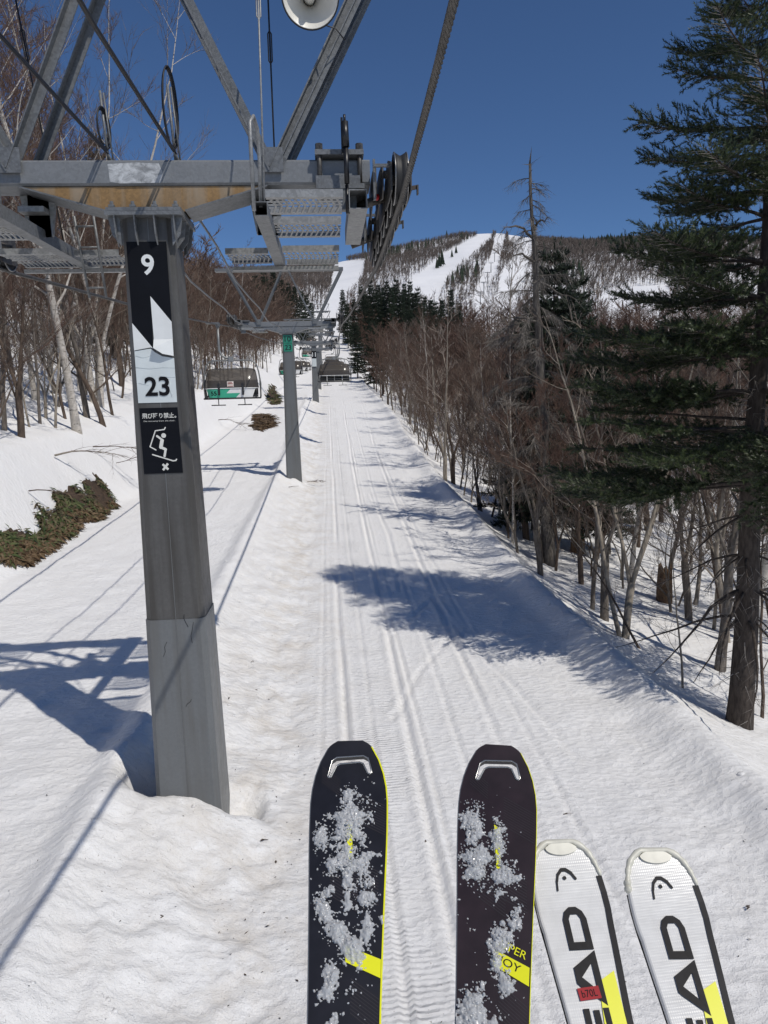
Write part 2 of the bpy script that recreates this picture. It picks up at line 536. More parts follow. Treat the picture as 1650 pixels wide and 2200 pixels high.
m_random('twig_red', [(0.0724, 0.0407, 0.0303), (0.1207, 0.0723, 0.0539), (0.1536, 0.1017, 0.0763)], 0.75)
m_random('twig_grey', [(0.070, 0.052, 0.042), (0.145, 0.112, 0.092), (0.23, 0.19, 0.16)], 0.75)
m_random('twig_pale', [(0.14, 0.11, 0.09), (0.26, 0.215, 0.18), (0.36, 0.31, 0.26)], 0.75)
m_random('twig_dead', [(0.09, 0.08, 0.07), (0.17, 0.155, 0.14), (0.24, 0.22, 0.20)], 0.8)
m_random('twig_far', [(0.085, 0.068, 0.059), (0.13, 0.106, 0.092), (0.18, 0.150, 0.132)], 0.8)
m_random('needles', [(0.009, 0.017, 0.008), (0.017, 0.029, 0.010), (0.046, 0.062, 0.017), (0.023, 0.036, 0.015)], 0.5, 0.4)
m_random('needles_far', [(0.010, 0.018, 0.012), (0.018, 0.030, 0.017), (0.028, 0.042, 0.020)], 0.6, 0.3)
m_random('sasa_leaf', [(0.030, 0.052, 0.014), (0.070, 0.095, 0.026), (0.12, 0.13, 0.05), (0.08, 0.052, 0.028), (0.20, 0.16, 0.09)], 0.55, 0.4)
m_random('sasa_dry', [(0.07, 0.042, 0.024), (0.13, 0.085, 0.045), (0.20, 0.14, 0.085)], 0.7, 0.2)

t = NT('chair_hood')
tb = t.n('ShaderNodeBsdfTransparent'); tb.inputs[0].default_value = (0.55, 0.50, 0.44, 1)
ms = t.n('ShaderNodeMixShader'); ms.inputs[0].default_value = 0.85
t.set((0.075, 0.065, 0.054), 0.22, 0.0)
t.l(tb.outputs[0], ms.inputs[1]); t.l(t.b.outputs[0], ms.inputs[2]); t.l(ms.outputs[0], t.out.inputs[0])
MT['chair_hood'] = t.m

t = NT('ski_white')
ck = t.n('ShaderNodeTexVoronoi'); ck.inputs['Scale'].default_value = 330; ck.inputs['Randomness'].default_value = 0.0
t.l(t.coord((1, 1, 1)), ck.inputs['Vector'])
MT['ski_white'] = t.set(t.ramp(t.noise(t.coord(), 40, 3), [(0.3, (0.58, 0.575, 0.56)), (0.7, (0.67, 0.665, 0.65))]), 0.25, 0.0, t.bump(ck.outputs['Distance'], 0.0010, 0.18))

t = NT('wet_snow')
t.set((0.70, 0.72, 0.745), 0.16, 0.0, None, 0.6)
t.b.inputs['Transmission Weight'].default_value = 0.45
t.b.inputs['IOR'].default_value = 1.31
t.b.inputs['Subsurface Weight'].default_value = 0.35; t.b.inputs['Subsurface Radius'].default_value = (0.9, 1.0, 1.1); t.b.inputs['Subsurface Scale'].default_value = 0.004
MT['wet_snow'] = t.m

# ------------------------------------------------------------------ text
def text_mesh(s, size=1.0, bold=0.0, sx=1.0):
    cu = bpy.data.curves.new('lettering', 'FONT')
    cu.body = s; cu.size = size; cu.align_x = 'CENTER'; cu.align_y = 'CENTER'; cu.offset = bold
    cu.resolution_u = 4
    ob = bpy.data.objects.new('lettering', cu)
    COL.objects.link(ob)
    dg = bpy.context.evaluated_depsgraph_get()
    dg.update()
    me = ob.evaluated_get(dg).to_mesh()
    V = [(v.co.x * sx, v.co.y) for v in me.vertices]
    F = [tuple(p.vertices) for p in me.polygons]
    ob.evaluated_get(dg).to_mesh_clear()
    bpy.data.objects.remove(ob); bpy.data.curves.remove(cu)
    if not V: return V, F
    x0 = min(v[0] for v in V); x1 = max(v[0] for v in V); y0 = min(v[1] for v in V); y1 = max(v[1] for v in V)
    V = [(v[0] - (x0 + x1) / 2, v[1] - (y0 + y1) / 2) for v in V]
    return V, F

def fit_text(s, h, bold=0.0, w=None):
    V, F = text_mesh(s, 1.0, bold)
    if not V: return V, F
    y1 = max(v[1] for v in V); x1 = max(v[0] for v in V)
    k = h / (2 * y1)
    kx = w / (2 * x1) if w else k
    return [(v[0] * kx, v[1] * k) for v in V], F

def stroke(pts, w, n=6):
    """round ended flat stroke -> list of convex 2D polygons"""
    P = []
    for a, b in zip(pts[:-1], pts[1:]):
        dx, dy = b[0] - a[0], b[1] - a[1]
        L = math.hypot(dx, dy) or 1
        nx, ny = -dy / L * w / 2, dx / L * w / 2
        P.append([(a[0] + nx, a[1] + ny), (a[0] - nx, a[1] - ny), (b[0] - nx, b[1] - ny), (b[0] + nx, b[1] + ny)])
    for p in pts:
        P.append([(p[0] + w / 2 * math.cos(i * 2 * math.pi / 10), p[1] + w / 2 * math.sin(i * 2 * math.pi / 10)) for i in range(10)])
    return P

def strokes_mesh(mb, polys, fn, off, step=0.00005):
    for i, p in enumerate(polys):
        mb.plate(p, lambda u, v, w, o=off + i * step: fn(u, v, o))

# ================================================================== SETTING
def grid_mesh(name, xs, ys, zf, mat):
    XX, YY = np.meshgrid(xs, ys)
    ZZ = zf(XX, YY)
    V = np.stack([XX, YY, ZZ], -1).reshape(-1, 3)
    nx, ny = len(xs), len(ys)
    i = np.arange(nx - 1)[None, :] + nx * np.arange(ny - 1)[:, None]
    F = np.stack([i, i + 1, i + nx + 1, i + nx], -1).reshape(-1, 4)
    return np_mesh(name, V, F, mat, True)

def spaced(a, b, s0, k):
    out = [a]
    while out[-1] < b:
        out.append(out[-1] + max(s0, k * abs(out[-1])))
    return out

xs = np.concatenate([-np.array(spaced(12, 200, 0.25, 0.06))[::-1], np.arange(-11.9, -3.0, 0.10), np.arange(-3.0, 2.9, 0.042),
                     np.arange(2.94, 12, 0.085), np.array(spaced(12.1, 260, 0.25, 0.06))])
ys = np.concatenate([np.arange(-40, 2.5, 2.5), np.array(spaced(2.5, 330, 0.045, 0.009))])
ground = grid_mesh('ground', xs, ys, G, MT['snow'])
tag(ground, 'groomed spring snow with tracks, ridges and banks', None, None, 'structure')

# far mountain: ridge height by bearing
_BA = np.array([-0.9, -0.35, -0.12, 0.0, 0.06, 0.12, 0.19, 0.24, 0.30, 0.36, 0.45, 0.60, 0.9])
_BE = np.array([0.15, 0.16, 0.170, 0.178, 0.190, 0.205, 0.216, 0.218, 0.210, 0.205, 0.208, 0.205, 0.17])

def MZ(X, Y):
    a = X / np.maximum(Y, 1)
    er = np.interp(a, _BA, _BE)
    yr = 1000 + 60 * np.sin(a * 9)
    z0 = 330 * np.interp(a, [-0.5, 0, 0.15, 0.35, 0.6], [0.12, 0.088, 0.075, 0.07, 0.075])
    zr = er * yr
    s = np.clip((Y - 330) / (yr - 330), 0, None)
    z = z0 + (zr - z0) * np.where(s < 1, np.clip(s, 0, 1) ** 0.92, 1 - 0.5 * np.clip(s - 1, 0, 1) ** 1.0 * 0.6)
    z = z + 12 * fbm(X * 0.006 + 3, Y * 0.006, 3) * np.clip(s, 0, 1) * np.clip(1.15 - s, 0.0, 1)
    z = z + 2.2 * fbm(X * 0.03 + 3, Y * 0.03, 2) * np.clip(s * 4, 0, 1) * np.clip((1.03 - s) * 6, 0.15, 1)
    return np.where(Y < 330, z0 - (330 - Y) * 0.12, z)

mx = np.concatenate([np.arange(-1400, -220, 40), np.arange(-220, 620, 6), np.arange(620, 1800, 40)])
my = np.concatenate([np.arange(290, 340, 10), np.arange(340, 1100, 7), np.arange(1100, 1700, 40)])
tn = NT('mountain_snow')
MT['mountain_snow'] = tn.set(tn.ramp(tn.noise(tn.coord((0.05, 0.05, 0.05)), 1.0, 4), [(0.3, (0.76, 0.765, 0.78)), (0.7, (0.82, 0.82, 0.83))]), 0.7, 0, tn.bump(tn.noise(tn.coord((0.25, 0.25, 0.25)), 1.0, 4), 0.6, 0.6))
mountain = grid_mesh('mountain', mx, my, MZ, MT['mountain_snow'])
tag(mountain, 'snowy mountain with ski runs cut through bare woods', None, None, 'structure')

# ski runs on the mountain, as bearing / elevation outlines seen from the lift (nothing grows there)
RUNS = [
    [(722, 560), (786, 560), (780, 602), (738, 658), (716, 700), (690, 720), (686, 690), (708, 640), (712, 610)],
    [(1039, 500), (956, 543), (936, 559), (905, 586), (863, 620), (850, 640), (938, 648), (968, 602), (988, 577), (1016, 555), (1038, 535), (1054, 519), (1060, 500)],
    [(1066, 500), (1088, 500), (1076, 560), (1058, 610), (1048, 700), (1008, 700), (1030, 610), (1052, 560)],
    [(1088, 495), (1141, 495), (1143, 547), (1129, 598), (1117, 638), (1090, 720), (1040, 720), (1068, 638), (1074, 598), (1094, 567), (1110, 539), (1094, 523)],
    [(1292, 640), (1330, 618), (1440, 612), (1440, 660), (1340, 680), (1300, 690)],
]

def to_px(X, Y, Z):
    P = np.stack([X, Y, Z], -1)
    d = P @ np.array(CF)
    return 825 + FPX * (P @ np.array(CR)) / d, 1100 - FPX * (P @ np.array(CU)) / d

def in_poly(x, y, poly):
    c = np.zeros(len(x), bool)
    j = len(poly) - 1
    for i in range(len(poly)):
        xi, yi = poly[i]; xj, yj = poly[j]
        c ^= ((yi > y) != (yj > y)) & (x < (xj - xi) * (y - yi) / (yj - yi + 1e-9) + xi)
        j = i
    return c

rng = np.random.RandomState(11)
def far_points(n, ymin=340, ymax=1010):
    Y = ymin + (ymax - ymin) * np.sqrt(rng.rand(n))
    X = Y * (-0.30 + 1.02 * rng.rand(n))
    Z = MZ(X, Y)
    px, py = to_px(X, Y, Z)
    ok = np.ones(n, bool)
    for p in RUNS:
        ok &= ~in_poly(px, py, p)
    return X[ok], Y[ok], Z[ok], px[ok], py[ok]

def far_woods():
    X, Y, Z, px, py = far_points(62000)
    dens = fbm(X * 0.011, Y * 0.011, 3) + 0.22
    keep = dens > rng.rand(len(X)) * 0.75 - 0.33
    # thinner wood on the upper slope left of the broad run
    keep &= ~((px < 960) & (px > 790) & (py < 620) & (rng.rand(len(X)) < 0.35))
    X, Y, Z = X[keep], Y[keep], Z[keep]
    n = len(X)
    H = 5.5 + 4.5 * rng.rand(n)
    K = 9
    V = np.zeros((n, K, 3, 3)); B = np.stack([X, Y, Z - 0.3], -1)
    for k in range(K):
        if k == 0:
            d = np.stack([0.1 * (rng.rand(n) - .5), 0.1 * (rng.rand(n) - .5), np.ones(n)], -1); s = np.zeros(n); L = H * 0.75; w = 0.16 * np.ones(n)
        else:
            az = rng.rand(n) * 6.283; el = 0.35 + 0.9 * rng.rand(n)
            d = np.stack([np.cos(az) * np.cos(el), np.sin(az) * np.cos(el), np.sin(el)], -1); s = H * (0.22 + 0.45 * rng.rand(n)); L = H * (0.25 + 0.25 * rng.rand(n)); w = 0.13 + 0.16 * rng.rand(n)
        p0 = B + np.stack([0 * s, 0 * s, s], -1)
        side = np.stack([d[:, 1] + 0.5, -d[:, 0] + 0.3, 0 * s], -1); side /= np.linalg.norm(side, axis=1)[:, None]
        V[:, k, 0] = p0 - side * w[:, None]; V[:, k, 1] = p0 + side * w[:, None]; V[:, k, 2] = p0 + d * L[:, None]
    V = V.reshape(-1, 3)
    F = np.arange(len(V)).reshape(-1, 3)
    o = np_mesh('bare_woods', V, F, MT['twig_far'])
    tag(o, 'grey-brown leafless wood covering the far mountain slopes', 'wood', None, 'stuff')

def cone_tree(n_side=6, tiers=4):
    V = []; F = []
    for t in range(tiers):
        z0 = 0.12 + 0.78 * t / tiers; z1 = min(1.0, z0 + 0.42)
        r = 0.20 * (1 - t / (tiers + 0.6))
        o = len(V)
        for j in range(n_side * 2):
            a = math.pi * j / n_side + t
            q = r if j % 2 == 0 else r * 0.55
            V.append((q * math.cos(a), q * math.sin(a), z0 - (0.03 if j % 2 == 0 else -0.03)))
        V.append((0, 0, z1))
        m = n_side * 2
        F += [(o + j, o + (j + 1) % m, o + m) for j in range(m)]
    return np.array(V), np.array(F)

def far_firs():
    X, Y, Z, px, py = far_points(5200)
    dens = fbm(X * 0.008 + 40, Y * 0.008 + 11, 3)
    keep = (dens > 0.26 + 0.3 * rng.rand(len(X))) | ((px > 1160) & (rng.rand(len(X)) < 0.07)) | ((py < 560) & (rng.rand(len(X)) < 0.004))
    X, Y, Z = X[keep], Y[keep], Z[keep]
    V0, F0 = cone_tree()
    n = len(X)
    H = 7 + 6 * rng.rand(n)
    V = V0[None] * (H[:, None, None] * np.array([1.0, 1.0, 1.0])) + np.stack([X, Y, Z - 0.5], -1)[:, None, :]
    F = F0[None] + (np.arange(n) * len(V0))[:, None, None]
    o = np_mesh('fir_woods', V.reshape(-1, 3), F.reshape(-1, 3), MT['needles_far'])
    tag(o, 'dark firs scattered through the far mountain wood', 'wood', None, 'stuff')

far_woods()
far_firs()

# firs standing alone on the broad run of the mountain
def lone_far_firs():
    V0, F0 = cone_tree(7, 5)
    me = None
    for px, py, h in [(944, 575, 13), (950, 572, 15), (939, 578, 10), (980, 545, 9), (971, 553, 8)]:
        Y = 700.0
        for _ in range(30):
            p = at_y(px, py, Y)
            Y += (float(MZ(np.array([p.x]), np.array([p.y]))[0]) - p.z) * -2.5
            Y = min(max(Y, 350), 1000)
        p = at_y(px, py, Y)
        z = float(MZ(np.array([p.x]), np.array([p.y]))[0]) - 0.4
        if me is None:
            o = np_mesh('fir_tree', V0, F0, MT['needles_far']); me = o.data
        else:
            o = bpy.data.objects.new('fir_tree', me); COL.objects.link(o)
        o.location = (p.x, p.y, z); o.scale = (h, h, h)
        tag(o, 'tiny dark fir standing alone on the broad far ski run', 'fir tree', 'firs on the far ski run')
lone_far_firs()

# ================================================================== LIFT
GAUGE = 2.345

def half_w(z, zt, z0):
    """half width of a tapering tower column"""
    f = (zt - z) / max(0.1, (zt - z0))
    return 0.235 + 0.105 * f

def octo(cx, cy, hw, hd, ch):
    return [(cx - hw + ch, cy - hd), (cx + hw - ch, cy - hd), (cx + hw, cy - hd + ch), (cx + hw, cy + hd - ch),
            (cx + hw - ch, cy + hd), (cx - hw + ch, cy + hd), (cx - hw, cy + hd - ch), (cx - hw, cy - hd + ch)]

_wheel_mesh = {}
def wheel_parts():
    if _wheel_mesh: return _wheel_mesh
    a = MB()
    a.lathe([(0.05, -0.05), (0.205, -0.055), (0.212, -0.048), (0.19, -0.012), (0.186, 0.0), (0.19, 0.012), (0.212, 0.048), (0.205, 0.055), (0.05, 0.05)], (0, 0, 0), (1, 0, 0), 28)
    b = MB()
    for s in (-1, 1):
        b.lathe([(0.207, s * 0.052), (0.217, s * 0.050), (0.217, s * 0.058), (0.196, s * 0.060)], (0, 0, 0), (1, 0, 0), 28)
    c = MB()
    c.lathe([(0.0, -0.075), (0.045, -0.075), (0.055, -0.062), (0.055, 0.062), (0.045, 0.075), (0.0, 0.075)], (0, 0, 0), (1, 0, 0), 14, closed=False)
    ob = a.build('sheave', MT['rubber']); ob2 = b.build('rim', MT['bright_rim']); ob3 = c.build('hub', MT['sheave_steel'])
    _wheel_mesh.update(s=ob.data, r=ob2.data, h=ob3.data)
    for o in (ob, ob2, ob3): bpy.data.objects.remove(o)
    return _wheel_mesh

def grating(mb, x0, x1, y0, y1, z, dense=True):
    """a hanging plank of expanded steel: upturned side lips and slanted tread bars"""
    mb.box2((x0, y0, z), (x1, y0 + 0.006, z + 0.06))
    mb.box2((x0, y1 - 0.006, z), (x1, y1, z + 0.06))
    mb.box2((x0, y0 + 0.006, z), (x1, y0 + 0.07, z + 0.005))
    mb.box2((x0, y1 - 0.07, z), (x1, y1 - 0.006, z + 0.005))
    n = int((x1 - x0) / 0.05) if dense else 3
    ym = (y0 + y1) / 2
    for i in range(n):
        x = x0 + 0.03 + (x1 - x0 - 0.08) * i / max(1, n - 1)
        mb.beam((x, y0 + 0.06, z + 0.004), (x + 0.035, ym, z + 0.012), 0.016, 0.012)
        mb.beam((x + 0.035, ym, z + 0.012), (x, y1 - 0.06, z + 0.004), 0.016, 0.012)
    if dense:
        for k in (0.33, 0.5, 0.67):
            y = y0 + (y1 - y0) * k
            mb.box2((x0, y - 0.005, z + 0.006), (x1, y + 0.005, z + 0.018))

def make_tower(i, label, zb, rope_dz, n_wheels=8, full=True, sign=None):
    cx, cy = TOW[i]
    z0 = g1(cx, cy) - 0.9
    T = thing('lift_tower', (cx, cy, z0), label, 'lift tower', 'towers along the chairlift')
    zt = zb - 0.30                       # top of the column
    zs = z0 + 0.9 + 2.05                 # seam between lower and upper shell
    hw = lambda z: half_w(z, zt, z0)
    # column: two octagonal shells, the lower one a little larger
    def shell(za, zc, extra, mat, name):
        m = MB(); V = []; F = []
        for z in (za, zc):
            V += [(x, y, z) for x, y in octo(cx, cy, hw(z) + extra, hw(z) + extra, 0.055)]
        F = [(k, (k + 1) % 8, 8 + (k + 1) % 8, 8 + k) for k in range(8)] + [tuple(reversed(range(8))), tuple(range(8, 16))]
        m.add(V, F)
        return m.build(name, MT[mat], T)
    up = shell(zs, zt, 0.0, 'column_upper' if i == 0 else 'column_lower', 'column')
    lo = shell(z0, zs, 0.008, 'column_lower', 'column_base')
    if full:
        m = MB()
        for za, zc, e in ((z0, zs, 0.008), (zs + 0.002, zt, 0.0)):
            m.beam((cx + 0.01, cy - hw(za) - e - 0.001, za), (cx + 0.01, cy - hw(zc) - e - 0.001, zc), 0.007, 0.006, (0, 1, 0))
        m.build('weld_seam', MT['column_lower'], T)
    # head plate and stiffening ribs
    m = MB()
    m.box((cx, cy, zt + 0.018), (0.70, 0.70, 0.034)); m.box((cx, cy, zt + 0.055), (0.68, 0.68, 0.032))
    m.build('head_plate', MT['galvanised'], T)
    if full:
        m = MB()
        for sx, sy in ((0, -1), (1, 0), (-1, 0), (0, 1)):
            for k in (-0.27, -0.09, 0.09, 0.27):
                m = MB()
                if sx == 0:
                    x = cx + k; y1 = cy + sy * 0.34; y2 = cy + sy * 0.235
                    m.plate([(0, 0), (1, 0), (0.75, -0.16), (0, -0.26)], lambda u, v, w, x=x, y1=y1, y2=y2: (x + w, y2 + (y1 - y2) * u, zt + v), -0.006, 0.006)
                else:
                    y = cy + k; x1 = cx + sx * 0.34; x2 = cx + sx * 0.235
                    m.plate([(0, 0), (1, 0), (0.75, -0.16), (0, -0.26)], lambda u, v, w, y=y, x1=x1, x2=x2: (x2 + (x1 - x2) * u, y + w, zt + v), -0.006, 0.006)
                m.build('rib', MT['galvanised'], T)
        bm = None
        for k in (-0.29, -0.10, 0.10, 0.29):
            for sy in (-0.30,):
                m = MB(); m.cyl((cx + k, cy + sy, zt + 0.07), (cx + k, cy + sy, zt + 0.13), 0.018, 6, False); m.box((cx + k, cy + sy, zt + 0.088), (0.05, 0.05, 0.022))
                m.build('bolt', MT['galvanised'], T)
    # haunch under the crossarm
    for sy in (-0.150, 0.150):
        m = MB()
        m.plate([(-1.12, zb), (1.12, zb), (0.36, zt + 0.075), (-0.36, zt + 0.075)], lambda u, v, w, sy=sy: (cx + u, cy + sy + w, v), -0.008, 0.008)
        m.build('web_plate', MT['rusty_web' if i == 0 else 'beam_paint'], T)
    for s in (-1, 1):
        m = MB(); m.beam((cx + s * 1.14, cy, zb - 0.012), (cx + s * 0.36, cy, zt + 0.068), 0.44, 0.014, (0, 0, 1))
        m.build('haunch_flange', MT['galvanised'], T)
    # crossarm
    bh, bd = 0.225, 0.36
    m = MB()
    m.beam((cx - 2.12, cy, zb + bh / 2 + 0.006), (cx + 2.12, cy, zb + bh / 2 + 0.006), 0, 0, (0, 0, 1),
           [(-bd / 2 + .02, -bh / 2), (bd / 2 - .02, -bh / 2), (bd / 2, -bh / 2 + .02), (bd / 2, bh / 2 - .02), (bd / 2 - .02, bh / 2), (-bd / 2 + .02, bh / 2), (-bd / 2, bh / 2 - .02), (-bd / 2, -bh / 2 + .02)])
    m.build('crossarm', MT['beam_paint'], T)
    ztop = zb + bh + 0.012
    # lifting frame: two V pairs and a top beam
    zf = zb + 2.35
    for s in (-1, 1):
        for dx in (1.18, -1.05):
            for yy, off in ((-0.10, 0.0), (0.14, 0.0)):
                m = MB()
                m.angle((cx + s * 1.2, cy + yy * 1.9, ztop - 0.10 + off), (cx + s * (1.2 + dx), cy + yy * 1.9, zf), 0.085 if i == 0 else 0.06, 0.012, (0, -1, 0))
                if dx > 0:
                    m.angle((cx + s * (1.2 + 0.075), cy + yy * 1.9 - 0.01, ztop - 0.06), (cx + s * (1.2 + dx + 0.075), cy + yy * 1.9 - 0.01, zf), 0.05, 0.010, (0, -1, 0))
                m.build('frame_strut', MT['galvanised'], T)
        m = MB(); m.box((cx + s * 1.2, cy - 0.215, ztop - 0.02), (0.20, 0.014, 0.22)); m.build('gusset', MT['galvanised'], T)
    m = MB(); m.beam((cx - 2.95, cy, zf + 0.05), (cx + 2.5, cy, zf + 0.05), 0.34, 0.12); m.build('frame_beam', MT['galvanised'], T)
    wp = wheel_parts()
    for s in (-1, 1):
        X = cx + s * GAUGE
        zr = zb + rope_dz                # rope axis height; wheels press on it from above
        span = 0.43
        ya = cy - 0.75 if i == 0 else cy - span * (n_wheels - 1) / 2
        # clamp saddle that holds the sheave train to the crossarm
        m = MB()
        c = cx + s * 1.83
        m.box((c, cy, ztop + 0.035), (0.46, 0.52, 0.045)); m.box((c, cy, zb - 0.03), (0.46, 0.52, 0.045))
        m.box((c - s * 0.02, cy - 0.225, zb + 0.01), (0.42, 0.06, 0.11))
        m.box((c + s * 0.05, cy - 0.20, zb - 0.14), (0.20, 0.10, 0.20))
        m.cyl((c - 0.2, cy - 0.2, zb - 0.11), (c + 0.02, cy - 0.2, zb - 0.11), 0.045, 10)
        m.build('clamp_saddle', MT['galvanised'], T)
        if full:
            for kx in (-0.19, 0.19):
                m = MB()
                m.cyl((c + kx, cy - 0.225, zb - 0.03), (c + kx, cy - 0.225, ztop + 0.10), 0.022, 8)
                m.cyl((c + kx, cy - 0.225, ztop + 0.06), (c + kx, cy - 0.225, ztop + 0.115), 0.036, 6, False)
                m.build('clamp_bolt', MT['sheave_steel'], T)
            m = MB()
            m.cyl((c + s * 0.06, cy - 0.36, zb - 0.04), (c + s * 0.06, cy - 0.36, zb + 0.28), 0.024, 10)
            m.cyl((c + s * 0.06, cy - 0.36, zb + 0.28), (c + s * 0.055, cy - 0.36, zb + 0.50), 0.034, 10)
            m.cyl((c + s * 0.055, cy - 0.36, zb + 0.50), (c + s * 0.055, cy - 0.36, zb + 0.56), 0.012, 6)
            m.cyl((c + s * 0.06, cy - 0.32, zb - 0.30), (c + s * 0.06, cy - 0.32, zb - 0.04), 0.018, 8)
            m.box((c + s * 0.03, cy - 0.30, zb + 0.40), (0.02, 0.05, 0.30))
            m.build('damper', MT['black_metal'], T)
        # square mounting tube along the rope, open at its near end
        xt = X - s * 0.36
        zt2 = zr + 0.13
        y0t, y1t = ya + 0.30, ya + span * (n_wheels - 1) * 0.62
        m = MB()
        w = 0.085
        for (ax, az, bx, bz) in ((-w, -w, w, -w + .008), (-w, w - .008, w, w), (-w, -w + .008, -w + .008, w - .008), (w - .008, -w + .008, w, w - .008)):
            m.box2((xt + ax, y0t, zt2 + az), (xt + bx, y1t, zt2 + bz))
        m.build('mounting_tube', MT['galvanised_light'], T)
        # wheels under beams
        ys_w = [ya + span * k for k in range(n_wheels)]
        zc = zr + 0.028 + 0.188
        dy2 = 0.0
        for k, y in enumerate(ys_w):
            o = bpy.data.objects.new('sheave', wp['s']); COL.objects.link(o); o.parent = T
            o.location = Vector((X, y, zc)) - ORI[T.as_pointer()]
            for nm, key in (('rim', 'r'), ('hub', 'h')):
                q = bpy.data.objects.new(nm, wp[key]); COL.objects.link(q); q.parent = o
        for k in range(0, n_wheels - 1, 2):
            m = MB()
            for off in (-0.085, 0.085):
                m.plate([(-0.14, -0.13), (0.10, -0.15), (span - 0.10, -0.15), (span + 0.14, -0.13), (span + 0.14, 0.10), (span * 0.65, 0.20), (span * 0.35, 0.20), (-0.14, 0.10)],
                        lambda u, v, w, y=ys_w[k], off=off: (X + off + w, y + u, zc + v), -0.006, 0.006)
            m.cyl((X - s * 0.16, ys_w[k] + span / 2, zc + 0.10), (X + 0.1 * s, ys_w[k] + span / 2, zc + 0.10), 0.035, 10)
            m.build('balance_beam', MT['sheave_steel'], T)
        for k in range(0, n_wheels - 3, 4):
            y = ys_w[k] + span * 1.5
            m = MB()
            for off in (-0.135, -0.20):
                m.plate([(-span * 1.15, -0.02), (-span * 0.9, -0.10), (0, -0.02), (span * 0.9, -0.10), (span * 1.15, -0.02), (span * 1.1, 0.18), (0.10, 0.22), (-0.10, 0.22), (-span * 1.1, 0.18)],
                        lambda u, v, w, y=y, off=off: (X + s * off + w, y + u, zc + v), -0.006, 0.006)
            m.cyl((xt, y, zt2 + 0.01), (X - s * 0.09, y, zc + 0.02), 0.042, 12)
            m.build('walking_beam', MT['sheave_steel'], T)
            m = MB()
            m.box((X - s * 0.22, y - 0.55, zc + 0.02), (0.02, 0.05, 0.34)); m.box((X - s * 0.16, y - 0.62, zc + 0.12), (0.14, 0.03, 0.025))
            m.build('derail_lever', MT['galvanised'], T)
        for k in (0, 3, 6):
            if k < n_wheels:
                m = MB()
                m.beam((X + s * 0.05, ys_w[k] + 0.1, zc - 0.06), (X + s * 0.17, ys_w[k] + 0.14, zc - 0.03), 0.02, 0.035)
                m.box((X + s * 0.175, ys_w[k] + 0.14, zc - 0.055), (0.014, 0.05, 0.08))
                m.build('rope_catcher', MT['sheave_steel'], T)
        if full:
            m = MB(); m.lathe([(0, -0.03), (0.022, -0.03), (0.022, 0.03), (0, 0.03)], (X - s * 0.18, ya + 0.35, zc - 0.06), (0, 1, 0), 10, closed=False); m.build('marker_knob', MT['red_paint'], T)
        # walkway beside the sheave train
        if full:
            xw = cx + s * 1.12
            zw = zb - 0.44
            m = MB()
            yN, yF = cy - 0.85, cy + 1.75
            for (ax, az, bx, bz) in ((-.06, 0, .06, .008), (-.06, .112, .06, .12), (-.06, .008, -.052, .112), (.052, .008, .06, .112)):
                m.box2((xw + ax, yN, zw + az), (xw + bx, yF, zw + bz))
            m.build('walkway_stringer', MT['galvanised'], T)
            for (a, b, xl) in ((cy - 1.35, cy - 0.80, 0.08), (cy - 0.50, cy + 0.10, 0.08), (cy + 0.75, cy + 1.55, -0.55)):
                m = MB(); x0, x1 = xw + s * xl, xw + s * 0.70
                if xl < 0:
                    grating(m, min(xw + s * 0.08, x1), max(xw + s * 0.08, x1), a, b, zw + 0.02)
                    x2, x3 = xw + s * xl, xw - s * 0.08
                    grating(m, min(x2, x3), max(x2, x3), a + 0.1, b - 0.1, zw + 0.02)
                    m.box2((min(x2, x1), b - 0.1, zw - 0.05), (max(x2, x1), b - 0.04, zw - 0.01))
                else:
                    grating(m, min(x0, x1), max(x0, x1), a, b, zw + 0.02)
                m.build('walkway_grating', MT['galvanised_light'], T)
            m = MB()
            m.plate([(-0.17, zb), (0.17, zb), (0.11, zw + 0.06), (-0.11, zw + 0.06)], lambda u, v, w: (xw - s * 0.02 + u, cy + w, v), 0.12, 0.16)
            m.plate([(0.12, zb), (0.16, zb), (0.16, zw + 0.06), (0.12, zw + 0.06)], lambda u, v, w: (xw - s * (0.02 + w), cy + u, v), -0.10, 0.10)
            m.box((xw, cy + 0.05, zb - 0.16), (0.24, 0.16, 0.05))
            m.build('walkway_hanger', MT['galvanised_light'], T)
            m = MB()
            xr = xw - s * 0.05
            m.tube([(xr, cy - 0.95, zw + 0.02), (xr, cy - 0.96, zw + 0.55), (xr, cy - 0.96, zw + 0.72), (xr + s * 0.03, cy - 0.92, zw + 0.78), (xr + s * 0.05, cy - 0.80, zw + 0.72), (xr + s * 0.05, cy - 0.74, zw + 0.5), (xr + s * 0.04, cy - 0.72, zw + 0.1)], 0.017, 8)
            m.build('handrail', MT['galvanised_light'], T)
            for q, (ty, mat) in enumerate((( -0.80, 'galvanised_light'), (0.9, 'black_metal'))):
                m = MB()
                p0 = Vector((xw + s * 0.03, cy + ty, zw + 0.12)); p1 = Vector((xw + s * (0.03 + 0.06 * q), cy + ty * 0.2, zf))
                m.tube([p0, p1], 0.009, 6)
                a = p0.lerp(p1, 0.62); b = p0.lerp(p1, 0.72)
                for e in (-0.018, 0.018):
                    m.tube([a + Vector((0, 0, 0)), a.lerp(b, .08) + Vector((e, 0, 0)), a.lerp(b, .92) + Vector((e, 0, 0)), b], 0.007, 5)
                m.build('tie_rod', MT[mat], T)
        else:
            m = MB()
            xw = cx + s * 1.25
            grating(m, xw - 0.35, xw + 0.35, cy - 0.7, cy + 0.7, zb - 0.16, False)
            m.box((xw, cy, zb - 0.10), (0.5, 0.2, 0.16)); m.box((xw + s * 0.45, cy - 0.25, zb - 0.06), (0.5, 0.12, 0.10))
            m.build('walkway_grating', MT['galvanised_light'], T)
